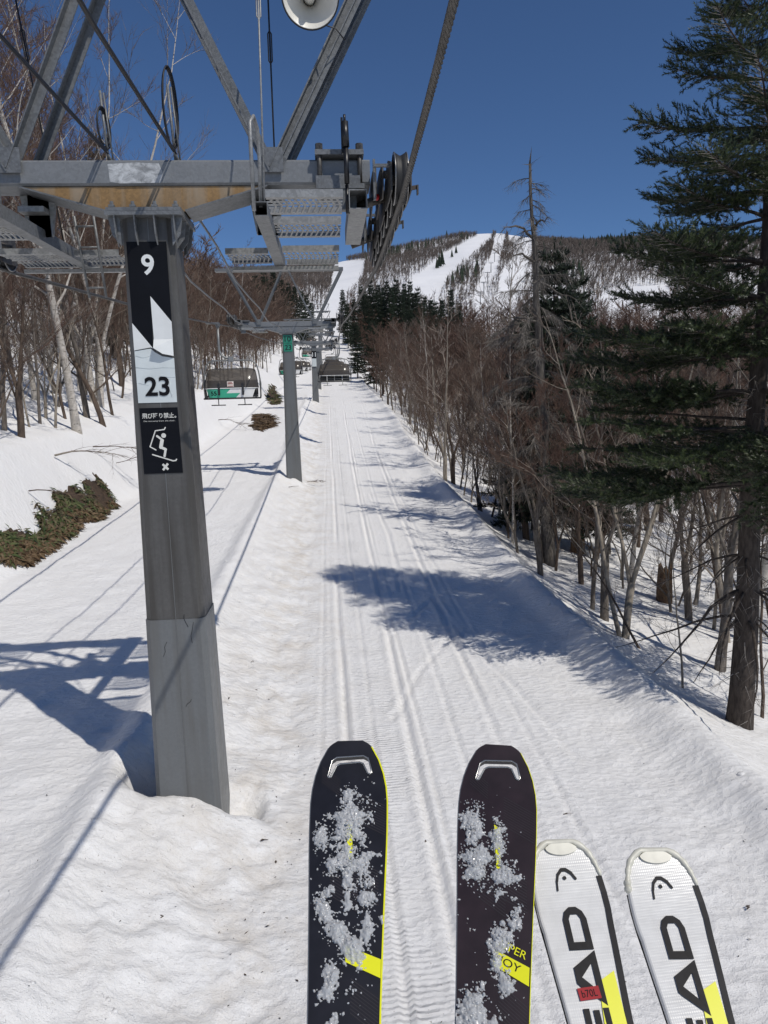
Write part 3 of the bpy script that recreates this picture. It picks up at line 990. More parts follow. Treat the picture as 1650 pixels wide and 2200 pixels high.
    if full:
        # ladder on the far face, seen past the column
        m = MB()
        for e in (-0.10, 0.10):
            m.tube([(cx - 0.86 + e, cy + 0.7, zb - 0.05), (cx - 0.86 + e * 0.9, cy + 0.95, zb - 0.85)], 0.016, 6)
        for k in range(4):
            z = zb - 0.15 - 0.2 * k
            m.tube([(cx - 0.95, cy + 0.72 + 0.06 * k, z), (cx - 0.77, cy + 0.72 + 0.06 * k, z)], 0.011, 5)
        m.build('ladder', MT['galvanised'], T)
    return T, dict(cx=cx, cy=cy, zb=zb, zt=zt, z0=z0, hw=hw, ztop=ztop, zf=zf, ropez=zb + rope_dz)

T9, D9 = make_tower(0, 'lift tower numbered 9 with peeling black and white sign', 2.03, -0.33)
T10, D10 = make_tower(1, 'lift tower numbered 10 with a small teal sign', 3.16, 0.06, 6, False)
T11, D11 = make_tower(2, 'lift tower with a black sign between chair and tower 10', 5.75, 0.0, 6, False)
T12, D12 = make_tower(3, 'small grey lift tower just behind the black-signed tower', 6.9, 0.0, 4, False)
T13, D13 = make_tower(4, 'distant lift tower where the cut through the firs steepens', 12.0, 0.0, 4, False)
T14, D14 = make_tower(5, 'distant lift tower halfway up the narrow cut', 18.8, 0.0, 4, False)
T15, D15 = make_tower(6, 'smallest lift tower at the top of the narrow cut', 26.5, 0.0, 4, False)
TD = [D9, D10, D11, D12, D13, D14, D15]

# ---- haul ropes
def rope_points(s):
    pts = []
    x9 = TD[0]['cx'] + s * GAUGE
    z9 = TD[0]['ropez']
    y0 = TD[0]['cy'] - 0.95
    y1 = TD[0]['cy'] + 2.4
    pts += [(x9, -30.0, z9 + 6.4), (x9, -12.0, z9 + 2.6), (x9, -4.0, z9 + 1.25), (x9, 0.0, z9 + 0.71), (x9, 3.0, z9 + 0.35), (x9, 4.8, z9 + 0.15), (x9, y0, z9 + 0.01), (x9, y0 + 0.8, z9), (x9, y1 - 0.8, z9), (x9, y1, z9 + 0.02)]
    prev = (x9, y1, z9 + 0.02)
    for d in TD[1:]:
        q = (d['cx'] + s * GAUGE, d['cy'], d['ropez'])
        for k in (0.25, 0.5, 0.75, 1.0):
            sag = -0.0014 * (q[1] - prev[1]) ** 1.5 * 4 * k * (1 - k) * 0.6
            pts.append(tuple(prev[j] + (q[j] - prev[j]) * k + (sag if j == 2 else 0) for j in range(3)))
        prev = q
    pts.append((prev[0], prev[1] + 90, prev[2] + 17))
    return pts

def rope_at(s, Y):
    P = rope_points(s)
    for a, b in zip(P[:-1], P[1:]):
        if a[1] <= Y <= b[1]:
            k = (Y - a[1]) / (b[1] - a[1])
            return Vector([a[j] + (b[j] - a[j]) * k for j in range(3)])

def haul_rope(s, label):
    m = MB()
    P = rope_points(s)
    ylay = 16.0
    rr = 0.0265
    m.tube([p for p in P if p[1] <= ylay] + [tuple(rope_at(s, ylay))], rr * 0.62, 8)
    # six laid strands on the stretch close to the viewer
    y = -2.0; cen = []
    while y < ylay:
        cen.append(rope_at(s, y)); y += 0.022
    for k in range(6):
        pts = []
        for i, c in enumerate(cen):
            a = i * 0.022 / 0.30 * 2 * math.pi + k * math.pi / 3
            pts.append(c + Vector((math.cos(a), 0, math.sin(a))) * rr * 0.62)
        m.tube(pts, rr * 0.42, 5)
    m.tube([tuple(rope_at(s, ylay))] + [p for p in P if p[1] > ylay], rr, 6)
    o = m.build('haul_rope', MT['rope_steel'])
    tag(o, label, 'cable', 'haul ropes of the chairlift')
haul_rope(1, 'thick twisted steel haul rope running under the near sheaves overhead')
haul_rope(-1, 'steel haul rope carrying the green and white chairs')

# ---- communication lines with coils on the crossarm of tower 9
def comm_line(x9, x10, lab, coil_r):
    T = thing('signal_cable', (D9['cx'] + x9, D9['cy'], D9['ztop']), lab, 'cable')
    p9 = Vector((D9['cx'] + x9, D9['cy'] - 0.1, D9['ztop'] + 0.10))
    m = MB()
    pts = [Vector((p9.x - 0.02, -14, p9.z + 2.6)), Vector((p9.x - 0.01, -4, p9.z + 0.75)), Vector((p9.x, 2.0, p9.z + 0.12)), Vector((p9.x, 5.0, p9.z - 0.02)), p9]
    m.tube(pts, 0.017, 7)
    m.tube([p + Vector((0.02, 0, -0.03)) for p in pts], 0.009, 6)
    m.build('overhead_span', MT['cable_black'], T)
    m = MB()
    p10 = Vector((D10['cx'] + x10, D10['cy'], D10['ztop'] + 0.02))
    q0 = Vector((D9['cx'] + x9 + 0.05, D9['cy'] + 0.2, D9['zb'] - 0.05))
    pts = []
    for k in range(15):
        t_ = k / 14
        p = q0.lerp(p10, t_); p.z -= 0.75 * 4 * t_ * (1 - t_) - 0.05 * math.sin(k * 2.1)
        pts.append(p)
    m.tube([p9, Vector((p9.x + 0.05, p9.y + 0.25, p9.z - 0.15)), q0] + pts[1:], 0.013, 6)
    m.build('uphill_span', MT['galvanised'], T)
    m = MB()
    c = p9 + Vector((-0.01, 0.12, 0.0))
    m.tube([c + Vector((0, 0, -0.10)), c + Vector((-0.03, 0, 0.52 + coil_r * 0.3))], 0.014, 6)
    m.tube([c + Vector((0.045, 0, -0.10)), c + Vector((0.0, 0, 0.50 + coil_r * 0.3))], 0.009, 6)
    m.box(c + Vector((0, 0, -0.085)), (0.13, 0.12, 0.02))
    m.build('standoff', MT['galvanised'], T)
    m = MB()
    for q in range(3):
        pts = []
        for k in range(25):
            a = 2 * math.pi * k / 24
            pts.append(c + Vector(((0.038 if coil_r > .3 else 0.018) * math.cos(a) + 0.008 * q - 0.02, (0.10 + 0.02 * q) * math.cos(a) - 0.05, 0.06 + coil_r + (coil_r + 0.012 * q) * math.sin(a))))
        m.tube(pts, 0.0075, 5, False)
    m.build('cable_coil', MT['cable_black'], T)
comm_line(-0.36, -0.35, 'black signal cable ending beside the small coil on tower 9', 0.16)
comm_line(0.27, 0.45, 'black signal cable ending beside the large coil on tower 9', 0.34)

# ---- signs on tower 9
def face9(dx=0.0):
    d = D9
    return lambda u, v, w: (d['cx'] - 0.20 + u * 0.37, d['cy'] - d['hw'](1.5 - v) - 0.004 - w, 1.515 - v)
S = thing('number_sign', (D9['cx'], D9['cy'] - 0.25, 0.0), 'tall black and white 9 over 23 sign with torn flap', 'sign')
f9 = face9()
WH = 1.50
m = MB(); m.plate([(0, 0), (1, 0), (1, .75), (.508, .506), (.48, .985), (0, .752)], f9, 0.0, 0.003); m.build('black_field', MT['sign_black'], S)
m = MB(); m.plate([(.508, .498), (1, .738), (1, .90), (.52, .90)], f9, 0.004, 0.007)
m.add([f9(.515, .90, .009), f9(1.0, .90, .009), f9(1.0, 1.06, .016), f9(.74, 1.04, .05), f9(.525, .985, .07)], [(0, 1, 2, 3, 4)])
m.build('torn_flap', MT['sign_white'], S)
m = MB(); m.plate([(0, .745), (.485, .985), (.42, .975), (.0, 1.0)], f9, 0.004, 0.009); m.build('white_corner', MT['sign_white'], S)
m = MB(); m.plate([(0, 1.006), (.42, .985), (.52, 1.02), (.7, 1.06), (1, 1.08), (1, WH), (0, WH)], f9, 0.0, 0.0025)
m.build('white_field', MT['sign_old_white'], S)
m = MB()
for pts in ([(0, 1.16), (.35, 1.175), (.7, 1.165), (1, 1.17)], [(.02, 1.05), (.2, 1.07), (.42, 1.05)], [(.86, 1.30), (.83, 1.37), (.88, 1.45)], [(.05, 1.31), (.3, 1.33)], [(.6, 1.25), (1, 1.26)]):
    m.tube([f9(u, v, 0.003) for u, v in pts], 0.0028, 4)
m.build('wrinkle', MT['sign_old_white'], S)
def on_face(V, F, cu_, cv_, mat, name, parent, off, fn, kx=1 / 0.37):
    m = MB(); m.add([fn(cu_ + x * kx, cv_ - y, off) for x, y in V], F); return m.build(name, mat, parent)
V, F = fit_text('9', 0.19, 0.022, 0.118); on_face(V, F, .5, .21, MT['sign_white'], 'digit_nine', S, 0.0045, f9)
V, F = fit_text('23', 0.185, 0.022, 0.235); on_face(V, F, .52, 1.345, MT['sign_ink'], 'digits_twenty_three', S, 0.0085, f9)

S = thing('warning_sign', (D9['cx'], D9['cy'] - 0.25, -0.35), 'black no jumping sign with falling skier pictogram', 'sign')
fw = lambda u, v, w: (D9['cx'] - 0.195 + u, D9['cy'] - D9['hw'](-0.035 - v) - 0.004 - w, -0.035 - v)
m = MB(); m.plate([(0, 0), (.365, 0), (.375, .64), (.0, .64)], fw, 0.0, 0.003); m.build('black_field', MT['sign_black'], S)
V, F = fit_text('飛び降り禁止。', 0.052, 0.012, 0.325)
if V: m = MB(); m.add([fw(.185 + x, .075 - y, .0045) for x, y in V], F); m.build('japanese_lettering', MT['sign_print'], S)
V, F = fit_text('Do not jump from the chair.', 0.016, 0.0, 0.30)
m = MB(); m.add([fw(.185 + x, .128 - y, .0045) for x, y in V], F); m.build('english_lettering', MT['sign_print'], S)
# pictogram, coordinates measured from the sign corner (metres)
def pc(x, y): return ((x - 206) / 300 * 0.37, (y - 1475) / 435 * 0.64)
m = MB()
polys = []
polys += stroke([pc(397, 1605), pc(388, 1618), pc(318, 1625), pc(268, 1730), pc(312, 1752)], 0.011)
polys += stroke([pc(283, 1782), pc(440, 1828), pc(462, 1826), pc(468, 1818)], 0.012)
polys += stroke([pc(328, 1660), pc(365, 1685)], 0.020)
polys += stroke([pc(365, 1690), pc(352, 1735)], 0.034)
polys += stroke([pc(352, 1735), pc(388, 1750)], 0.026)
polys += stroke([pc(388, 1750), pc(376, 1795)], 0.022)
cxp, cyp = pc(380, 1658)
polys.append([(cxp + .023 * math.cos(a * math.pi / 9), cyp + .023 * math.sin(a * math.pi / 9)) for a in range(18)])
strokes_mesh(m, polys, fw, 0.0045); m.build('skier_pictogram', MT['sign_print'], S)
m = MB()
a, b = pc(356, 1848), pc(398, 1885); c, d = pc(398, 1845), pc(356, 1888)
for p in ([a, b], [c, d]):
    dx, dy = p[1][0] - p[0][0], p[1][1] - p[0][1]; L = math.hypot(dx, dy); nx, ny = -dy / L * .011, dx / L * .011
    polys = [[(p[0][0] + nx, p[0][1] + ny), (p[0][0] - nx, p[0][1] - ny), (p[1][0] - nx, p[1][1] - ny), (p[1][0] + nx, p[1][1] + ny)]]
    strokes_mesh(m, polys, fw, 0.0045 if p[0] == a else 0.0049)
m.build('cross_mark', MT['sign_print'], S)

def small_sign(D, zc, w, h, rows, label, matb, mati):
    S = thing('number_sign', (D['cx'], D['cy'] - 0.3, zc), label, 'sign')
    fn = lambda u, v, o: (D['cx'] + u, D['cy'] - D['hw'](zc) - 0.02 - o, zc + v)
    for k, txt in enumerate(rows):
        hh = h / len(rows)
        y1 = h / 2 - k * hh; y0 = y1 - hh + 0.02
        m = MB(); m.plate([(-w / 2, y0), (w / 2, y0), (w / 2, y1), (-w / 2, y1)], fn, 0, 0.006); m.build('panel', MT[matb], S)
        if txt:
            V, F = fit_text(txt, hh * 0.62, 0.02, w * 0.72)
            m = MB(); m.add([fn(x, y + (y0 + y1) / 2, 0.010) for x, y in V], F); m.build('digits', MT[mati], S)
    return S
small_sign(D10, 2.45, 0.38, 0.72, ['10', '23'], 'small teal sign reading 10 over 23', 'sign_teal', 'sign_teal_ink')
S = small_sign(D11, 4.6, 0.5, 0.7, ['11'], 'tiny black and white sign on the second tower uphill', 'sign_black', 'sign_white')
m = MB(); m.box((D11['cx'], D11['cy'] - 0.36, 3.8), (0.45, 0.02, 0.8)); m.build('white_field', MT['sign_old_white'], S)

tp = NT('worn_paint')
MT['worn_paint'] = tp.set(tp.ramp(tp.noise(tp.coord((9, 9, 14)), 1.0, 6, 0.7, 0.6), [(0.38, (0.19, 0.20, 0.21)), (0.62, (0.50, 0.52, 0.54))]), 0.6)
m = MB(); m.plate([(-.29, .03), (-.2, .015), (.18, .02), (.2, .1), (.17, .19), (-.05, .20), (-.3, .185)], lambda u, v, w: (D9['cx'] - 0.03 + u, D9['cy'] - 0.1805 - w, D9['zb'] + 0.006 + v), 0.0, 0.0015)
m.build('worn_patch', MT['worn_paint'], T9)

# scratches and rub marks low on the column
for k, (u, z, L, a) in enumerate([(-0.14, -2.55, 0.16, 1.3), (0.12, -2.25, 0.14, 1.8), (0.15, -2.42, 0.22, 1.45), (0.05, -3.1, 0.10, 0.9)]):
    m = MB()
    pts = [Vector((D9['cx'] + u + math.cos(a) * L * q / 3 + 0.01 * math.sin(q * 2.2 + k), D9['cy'] - D9['hw'](z + L * q / 3) - 0.0095, z + math.sin(a) * L * q / 3)) for q in range(4)]
    m.tube(pts, 0.0028, 4); m.build('scratch', MT['cable_black'], T9)

# ---- horn loudspeaker on the lifting frame of tower 9
hp = Vector((-0.03, 6.92, 3.52))
H = thing('loudspeaker', hp, 'cream horn loudspeaker fixed high on tower 9', 'loudspeaker')
ax = Vector((0.04, -0.93, -0.36)).normalized()
m = MB()
m.lathe([(0.245, 0.0), (0.252, -0.006), (0.250, -0.014), (0.20, -0.07), (0.12, -0.17), (0.07, -0.24), (0.055, -0.30), (0.045, -0.30), (0.06, -0.235), (0.11, -0.165), (0.19, -0.062), (0.238, -0.004)], hp, ax, 40)
m.build('horn', MT['horn_cream'], H)
m = MB(); m.lathe([(0.0, 0.03), (0.022, 0.02), (0.035, -0.03), (0.045, -0.12), (0.05, -0.26), (0.0, -0.26)], hp, ax, 18, closed=False); m.build('throat_cone', MT['horn_cream'], H)
m = MB(); m.lathe([(0.244, 0.003), (0.257, -0.004), (0.257, -0.016), (0.248, -0.02)], hp, ax, 40); m.build('rubber_ring', MT['rubber'], H)
m = MB(); m.cyl(hp - ax * 0.28, hp - ax * 0.46, 0.075, 16); m.beam(hp - ax * 0.36, hp - ax * 0.36 + Vector((0.25, 0.12, 0.22)), 0.04, 0.02); m.build('driver', MT['horn_cream'], H)
m = MB(); m.tube([hp - ax * 0.42, hp + Vector((0.12, 0.2, -0.14)), hp + Vector((0.22, 0.14, -0.20)), hp + Vector((0.30, 0.25, -0.24))], 0.006, 5); m.build('lead', MT['cable_black'], H)

# ---- chairs
def chair(kind, number, hang):
    """hangs from the rope at the origin; front face towards -Y; the seat centre lies at x = 0, the hanger at x = hang"""
    root = thing('lift_chair', (0, 0, 0), 'chair', 'lift chair')
    m = MB()
    m.tube([(hang, 0, -0.02), (hang, 0, -0.75), (hang * 0.98, 0, -0.95), (hang * 0.80, 0, -1.13), (hang * 0.45, 0, -1.22), (0, 0, -1.24)], 0.045, 10)
    m.build('hanger', MT['chair_tube'], root)
    m = MB(); m.box((hang, 0, 0.0), (0.12, 0.40, 0.11)); m.box((hang - 0.18, 0.05, 0.05), (0.5, 0.16, 0.05)); m.cyl((hang, -0.16, -0.08), (hang, 0.16, -0.08), 0.05, 10); m.build('rope_grip', MT['galvanised'], root)
    m = MB(); m.box((0, -0.02, -1.27), (0.20, 0.12, 0.19)); m.box((0, -0.09, -1.27), (0.14, 0.02, 0.13)); m.build('suspension_block', MT['galvanised_light'], root)
    m = MB()
    pts = [(-1.03, 0.0, -2.74), (-1.06, 0.0, -2.2), (-1.0, 0, -1.75), (-0.93, 0, -1.48), (-0.82, 0, -1.37), (-0.66, 0, -1.32), (0, 0, -1.31), (0.66, 0, -1.32), (0.82, 0, -1.37), (0.93, 0, -1.48), (1.0, 0, -1.75), (1.06, 0.0, -2.2), (1.03, 0, -2.74)]
    m.tube(pts, 0.028, 8); m.build('bail_frame', MT['chair_tube'], root)
    # tinted hood: bulging shell with rounded shoulders
    zt_, zb_ = (-1.62, -2.34)
    V = []; F = []
    ns, nt = 9, 22
    for a in range(ns):
        s_ = a / (ns - 1)
        for b in range(nt):
            q = -1 + 2 * b / (nt - 1)
            hwid = 0.86 + 0.13 * s_ ** 0.8
            x = hwid * math.copysign(abs(q) ** 0.92, q)
            y = -(0.06 + 0.50 * math.sin(min(1, s_ * 1.05) * math.pi / 2) ** 0.8) * (1 - 0.62 * abs(q) ** 7)
            z = zt_ + (zb_ - zt_) * s_ ** 1.25 - 0.05 * abs(q) ** 8 * (1 - s_)
            V.append((x, y, z))
    for a in range(ns - 1):
        for b in range(nt - 1):
            i0 = a * nt + b
            F.append((i0, i0 + 1, i0 + nt + 1, i0 + nt))
    m = MB(); m.add(V, F, True); hood = m.build('hood', MT['chair_hood'], root)
    m = MB(); m.tube([Vector(V[(ns - 1) * nt + b]) + Vector((0, -0.01, -0.012)) for b in range(nt)], 0.017, 6); m.build('hood_rim', MT['chair_white'], root)
    m = MB(); m.tube([V[b] for b in range(nt)], 0.014, 5)
    for e in (0, nt - 1): m.tube([V[a * nt + e] for a in range(ns)], 0.013, 5)
    m.build('hood_edge', MT['chair_black'], root)
    rim = [Vector(V[(ns - 1) * nt + b]) for b in range(nt)]
    # seat and backrest, four places
    for k in range(4):
        x = -0.72 + 0.48 * k
        m = MB(); m.box((x, -0.22, -2.64), (0.45, 0.46, 0.08)); m.build('seat', MT['chair_black'], root)
        m = MB(); m.box((x, 0.06, -2.32), (0.45, 0.07, 0.55)); m.build('backrest', MT['chair_black'], root)
    m = MB(); m.tube([(-1.0, -0.42, -2.72), (1.0, -0.42, -2.72)], 0.03, 6); m.tube([(-1.0, 0.02, -2.72), (1.0, 0.02, -2.72)], 0.03, 6)
    for e in (-1, 1): m.tube([(e * 1.0, -0.45, -2.72), (e * 1.03, -0.1, -2.72), (e * 1.04, 0.04, -2.65), (e * 1.03, 0.05, -2.0)], 0.03, 6)
    m.build('seat_frame', MT['chair_black'], root)
    if kind == 'green':
        def skirt(u, v, w=0.0):
            # u in -1..1 across, v metres below the rim
            b = (u + 1) / 2 * (nt - 1); b0 = int(min(max(math.floor(b), 0), nt - 2)); p = rim[b0].lerp(rim[b0 + 1], b - b0)
            return Vector((p.x * (1 - 0.10 * v), p.y * (1 - 0.05 * v) - w, p.z - v))
        def sheet(u0f, u1f, v0, v1, w, nu=14, nv=4):
            V = []; F = []
            for j in range(nv + 1):
                v = v0 + (v1 - v0) * j / nv
                for i_ in range(nu + 1):
                    u = u0f(v) + (u1f(v) - u0f(v)) * i_ / nu
                    V.append(skirt(u, v, w))
            for j in range(nv):
                for i_ in range(nu):
                    q = j * (nu + 1) + i_
                    F.append((q, q + 1, q + nu + 2, q + nu + 1))
            return V, F
        m = MB(); m.add(*sheet(lambda v: -0.93 + .25 * v, lambda v: 0.90 - .3 * v, 0.03, 0.35, 0.0), smooth=True); m.build('white_panel', MT['chair_white'], root)
        m = MB()
        m.add(*sheet(lambda v: -0.93 + .25 * v, lambda v: 0.0 - 0.9 * (v - 0.03), 0.03, 0.19, 0.004), smooth=True)
        m.add(*sheet(lambda v: -0.93 + .25 * v, lambda v: 0.32 - 1.0 * (v - 0.19), 0.19, 0.35, 0.004), smooth=True)
        m.build('green_panel', MT['chair_green'], root)
        m = MB()
        for v in (0.0, 0.37):
            m.tube([skirt(-0.97 + 1.94 * k / 16, v, 0.0) for k in range(17)], 0.022 if v else 0.014, 6)
        for u in (-0.97, 0.93): m.tube([skirt(u, 0, 0), skirt(u, 0.37, 0)], 0.03, 6)
        m.build('panel_frame', MT['chair_black'], root)
        m = MB()
        for u in (-0.40, 0.42):
            p = skirt(u, 0, 0.02)
            m.beam(p + Vector((0, 0.02, 0.17)), p + Vector((0, -0.01, -0.26)), 0.075, 0.03, (0, 1, 0))
        m.build('hinge_bracket', MT['chair_black'], root)
        p = skirt(0.0, -0.14, 0.02)
        m = MB(); m.box(p, (0.24, 0.008, 0.20)); st = m.build('sticker', MT['sticker_paper'], root)
        m = MB(); m.box(p + Vector((0, -0.008, 0.06)), (0.13, 0.006, 0.022)); m.box(p + Vector((0, -0.008, 0.015)), (0.18, 0.006, 0.035)); m.box(p + Vector((0, -0.008, -0.075)), (0.20, 0.006, 0.025)); m.build('sticker_print', MT['sticker_red'], st)
        if number:
            V, F = fit_text(number, 0.15, 0.02, 0.23)
            m = MB(); m.add([skirt((-0.62 + x) / 1.0, 0.19 - y, 0.012) for x, y in V], F); m.build('chair_number', MT['sign_ink'], root)
    else:
        m = MB()
        for z in (-2.42, -2.55, -2.69): m.tube([(-0.95, -0.47, z), (0.95, -0.47, z)], 0.012, 5)
        for x in (-0.92, -0.5, 0.0, 0.5, 0.92): m.tube([(x, -0.47, -2.38), (x, -0.47, -2.74)], 0.012, 5)
        m.build('rear_rail', MT['chair_tube'], root)
    for x in (-0.48, 0.48):
        m = MB()
        m.tube([(x, -0.46, -2.67), (x + 0.02, -0.60, -2.95)], 0.018, 6)
        m.tube([(x - 0.24, -0.62, -2.96), (x + 0.28, -0.62, -2.96)], 0.02, 6)
        m.build('footrest', MT['chair_tube'] if kind != 'green' else MT['chair_black'], root)
    return root

def place_chair(root, s, Y, hang):
    p = rope_at(s, Y)
    root.location = (p.x - hang, p.y, p.z)

greens = [(27.5, '55', 'green and white lift chair numbered 55 with dark hood'),
          (66.0, '56', 'green and white lift chair half hidden behind tower 10'),
          (80.0, '57', 'small green and white lift chair seen beside tower 11'),
          (97.0, None, 'tiny green lift chair beyond tower 11'), (123.0, None, 'faint downhill lift chair over the steepening cut'),
          (152.0, None, 'faint downhill lift chair in the middle of the cut'), (190.0, None, 'faintest downhill lift chair high in the cut')]
darks = [(46.0, 'dark hooded lift chair with grey rear rails, largest on the uphill rope'), (64.0, 'dark lift chair partly hidden behind the largest uphill one'),
         (86.0, 'third dark uphill lift chair from the tower 10 crossarm'), (110.0, 'small dark uphill chair past the black-signed tower'),
         (142.0, 'small dark uphill chair over the steepening cut'), (170.0, 'tiny dark uphill chair in the middle of the cut'), (205.0, 'tiniest dark uphill chair high in the cut')]
gplain = None
for Y, num, lab in greens:
    if num:
        c = chair('green', num, -0.42)
        if gplain is None: gplain = c
    else:
        c = copy_tree(gplain)
        for ch in list(c.children):
            if ch.name.startswith('chair_number'): bpy.data.objects.remove(ch)
    tag(c, lab, 'lift chair', 'chairs hanging from the lift ropes'); place_chair(c, -1, Y, -0.42)
d0 = None
for Y, lab in darks:
    c = chair('dark', None, 0.36) if d0 is None else copy_tree(d0)
    d0 = d0 or c
    tag(c, lab, 'lift chair', 'chairs hanging from the lift ropes'); place_chair(c, 1, Y, 0.36)

# ---- far lift on the mountain face
def far_lift():
    a, b = (1078, 517), (1032, 655)
    m = MB(); m.beam((0, 0, 0), (0, 0, 7), 0.4, 0.4); m.box((0, 0, 7), (3.6, 0.4, 0.35)); me = None
    for k in range(7):
        t_ = k / 6
        px, py = a[0] + (b[0] - a[0]) * t_, a[1] + (b[1] - a[1]) * t_
        Y = 990 - 560 * t_
        for _ in range(40):
            p = at_y(px, py, Y); dz = float(MZ(np.array([p.x]), np.array([p.y]))[0]) - p.z
            Y = min(max(Y - dz * 2.0, 360), 1000)
        p = at_y(px, py, Y); z = float(MZ(np.array([p.x]), np.array([p.y]))[0])
        if me is None:
            o = m.build('lift_tower', MT['galvanised']); me = o.data
        else:
            o = bpy.data.objects.new('lift_tower', me); COL.objects.link(o)
        o.location = (p.x, p.y, z)
        tag(o, 'speck-sized tower of the far lift on the mountain face', 'lift tower', 'towers of the far mountain lift')
far_lift()

# ================================================================== TREES
def rot_about(v, ax, a):
    return Matrix.Rotation(a, 3, ax) @ v

def limb(rnd, p, d, L, n, wob, lift):
    """a wandering polyline"""
    pts = [p.copy()]
    d = d.normalized()
    for k in range(n):
        d = (d + Vector((rnd.uniform(-wob, wob), rnd.uniform(-wob, wob), rnd.uniform(-wob, wob) + lift))).normalized()
        p = p + d * (L / n)
        pts.append(p.copy())
    return pts, d

def spike(m, p0, p1, r):
    d = p1 - p0
    if d.length < 1e-6: return
    a = d.orthogonal().normalized() * r
    b = d.normalized().cross(a)
    m.add([p0 + a, p0 - a * .5 + b * .87, p0 - a * .5 - b * .87, p1], [(0, 1, 3), (1, 2, 3), (2, 0, 3)])

def along(pts, t):
    f = t * (len(pts) - 1); i = min(int(f), len(pts) - 2)
    return pts[i].lerp(pts[i + 1], f - i), (pts[i + 1] - pts[i]).normalized()

def bare_tree(seed, H, r0, stems=1, nb=15, lowest=0.25, up=0.75, reach=0.30, n2=6, n3=5, n4=3, tw=0.006, lean=0.03, wob=0.07):
    rnd = random.Random(seed)
    T = MB(); C = MB()
    leaders = []
    base = Vector((0, 0, -0.5))
    if stems == 1:
        pts, _ = limb(rnd, base, Vector((rnd.uniform(-lean, lean), rnd.uniform(-lean, lean), 1)), H + 0.5, 12, wob, 0.03)
        T.tube(pts, [r0 * (1.25 if k == 0 else (1 - k / 12.6) ** 0.9) for k in range(13)], 9, False)
        leaders.append((pts, lowest, r0))
    else:
        fk = H * rnd.uniform(0.10, 0.22)
        pts, d = limb(rnd, base, Vector((rnd.uniform(-lean, lean), rnd.uniform(-lean, lean), 1)), fk + 0.5, 4, wob * 0.5, 0)
        T.tube(pts, [r0 * 1.25, r0 * 1.05, r0, r0, r0 * 0.95], 9, False)
        a0 = rnd.uniform(0, 6.28)
        for k in range(stems):
            a = a0 + k * 6.283 / stems + rnd.uniform(-.4, .4)
            q, _ = limb(rnd, pts[-1] - d * 0.15, d + Vector((math.cos(a), math.sin(a), 0)) * rnd.uniform(0.22, 0.45), (H - fk) * rnd.uniform(0.8, 1.0), 10, wob, 0.05)
            rr = r0 * rnd.uniform(0.5, 0.72)
            T.tube(q, [rr * (1 - j / 10.6) ** 0.9 for j in range(11)], 7, False)
            leaders.append((q, 0.2, rr))
    nb = max(5, nb // len(leaders))
    for pts, low, rr in leaders:
        Ln = sum((b - a).length for a, b in zip(pts[:-1], pts[1:]))
        for k in range(nb):
            t = low + (0.98 - low) * (k + rnd.random() * 0.8) / nb
            p, d = along(pts, t)
            az = k * 2.4 + rnd.uniform(-.6, .6)
            out = Vector((math.cos(az), math.sin(az), 0))
            dr = out * rnd.uniform(0.55, 1.0) + Vector((0, 0, up * rnd.uniform(0.5, 1.25)))
            L = Ln * reach * (1.15 - t * 0.75) * rnd.uniform(0.65, 1.2)
            q, _ = limb(rnd, p, dr, L, 5, 0.16, 0.05)
            rb = max(tw * 1.5, rr * (1 - t) ** 0.8 * 0.42)
            T.tube(q, [rb * (1 - j / 5.4) for j in range(6)], 5, False)
            for k2 in range(n2):
                t2 = 0.18 + 0.8 * (k2 + rnd.random()) / n2
                p2, d2 = along(q, t2)
                L2 = L * rnd.uniform(0.28, 0.55) * (1.2 - t2 * 0.6)
                v2 = d2 + Vector((rnd.uniform(-1, 1), rnd.uniform(-1, 1), rnd.uniform(-.35, .9))) * 0.85
                q2, _ = limb(rnd, p2, v2, L2, 3, 0.2, 0.07)
                r2 = max(tw, rb * (1 - t2) * 0.55)
                C.tube(q2, [r2, r2 * .8, r2 * .55, r2 * .2], 3, False, False)
                for k3 in range(n3):
                    t3 = 0.15 + 0.85 * (k3 + rnd.random()) / n3
                    p3, d3 = along(q2, min(t3, 1))
                    L3 = L2 * rnd.uniform(0.3, 0.6)
                    v3 = (d3 + Vector((rnd.uniform(-1, 1), rnd.uniform(-1, 1), rnd.uniform(-.3, .8))) * 0.8).normalized()
                    e = p3 + v3 * L3
                    spike(C, p3, e, tw * 0.8)
                    for k4 in range(n4):
                        p4 = p3.lerp(e, rnd.uniform(0.2, 0.9))
                        v4 = (v3 + Vector((rnd.uniform(-1, 1), rnd.uniform(-1, 1), rnd.uniform(-.3, .8))) * 0.8).normalized()
                        spike(C, p4, p4 + v4 * L3 * rnd.uniform(0.35, 0.7), tw * 0.55)
    return T, C

def variant(name, TC, mt, mc):
    T, C = TC
    e = bpy.data.objects.new(name, None); ORI[e.as_pointer()] = Vector((0, 0, 0))
    a = T.build('trunk', MT[mt]); b = C.build('crown', MT[mc])
    da, db = a.data, b.data
    bpy.data.objects.remove(a); bpy.data.objects.remove(b); bpy.data.objects.remove(e)
    return (name, da, db)

def plant(var, loc, rot, sc, label, cat, group=None, tilt=(0, 0)):
    name, da, db = var
    e = bpy.data.objects.new(name, None); e.empty_display_size = 0.3
    COL.objects.link(e)
    e.location = loc; e.rotation_euler = (tilt[0], tilt[1], rot); e.scale = (sc, sc, sc)
    for nm, d in (('trunk', da), ('crown', db)):
        o = bpy.data.objects.new(nm, d); COL.objects.link(o); o.parent = e
    return tag(e, label, cat, group)

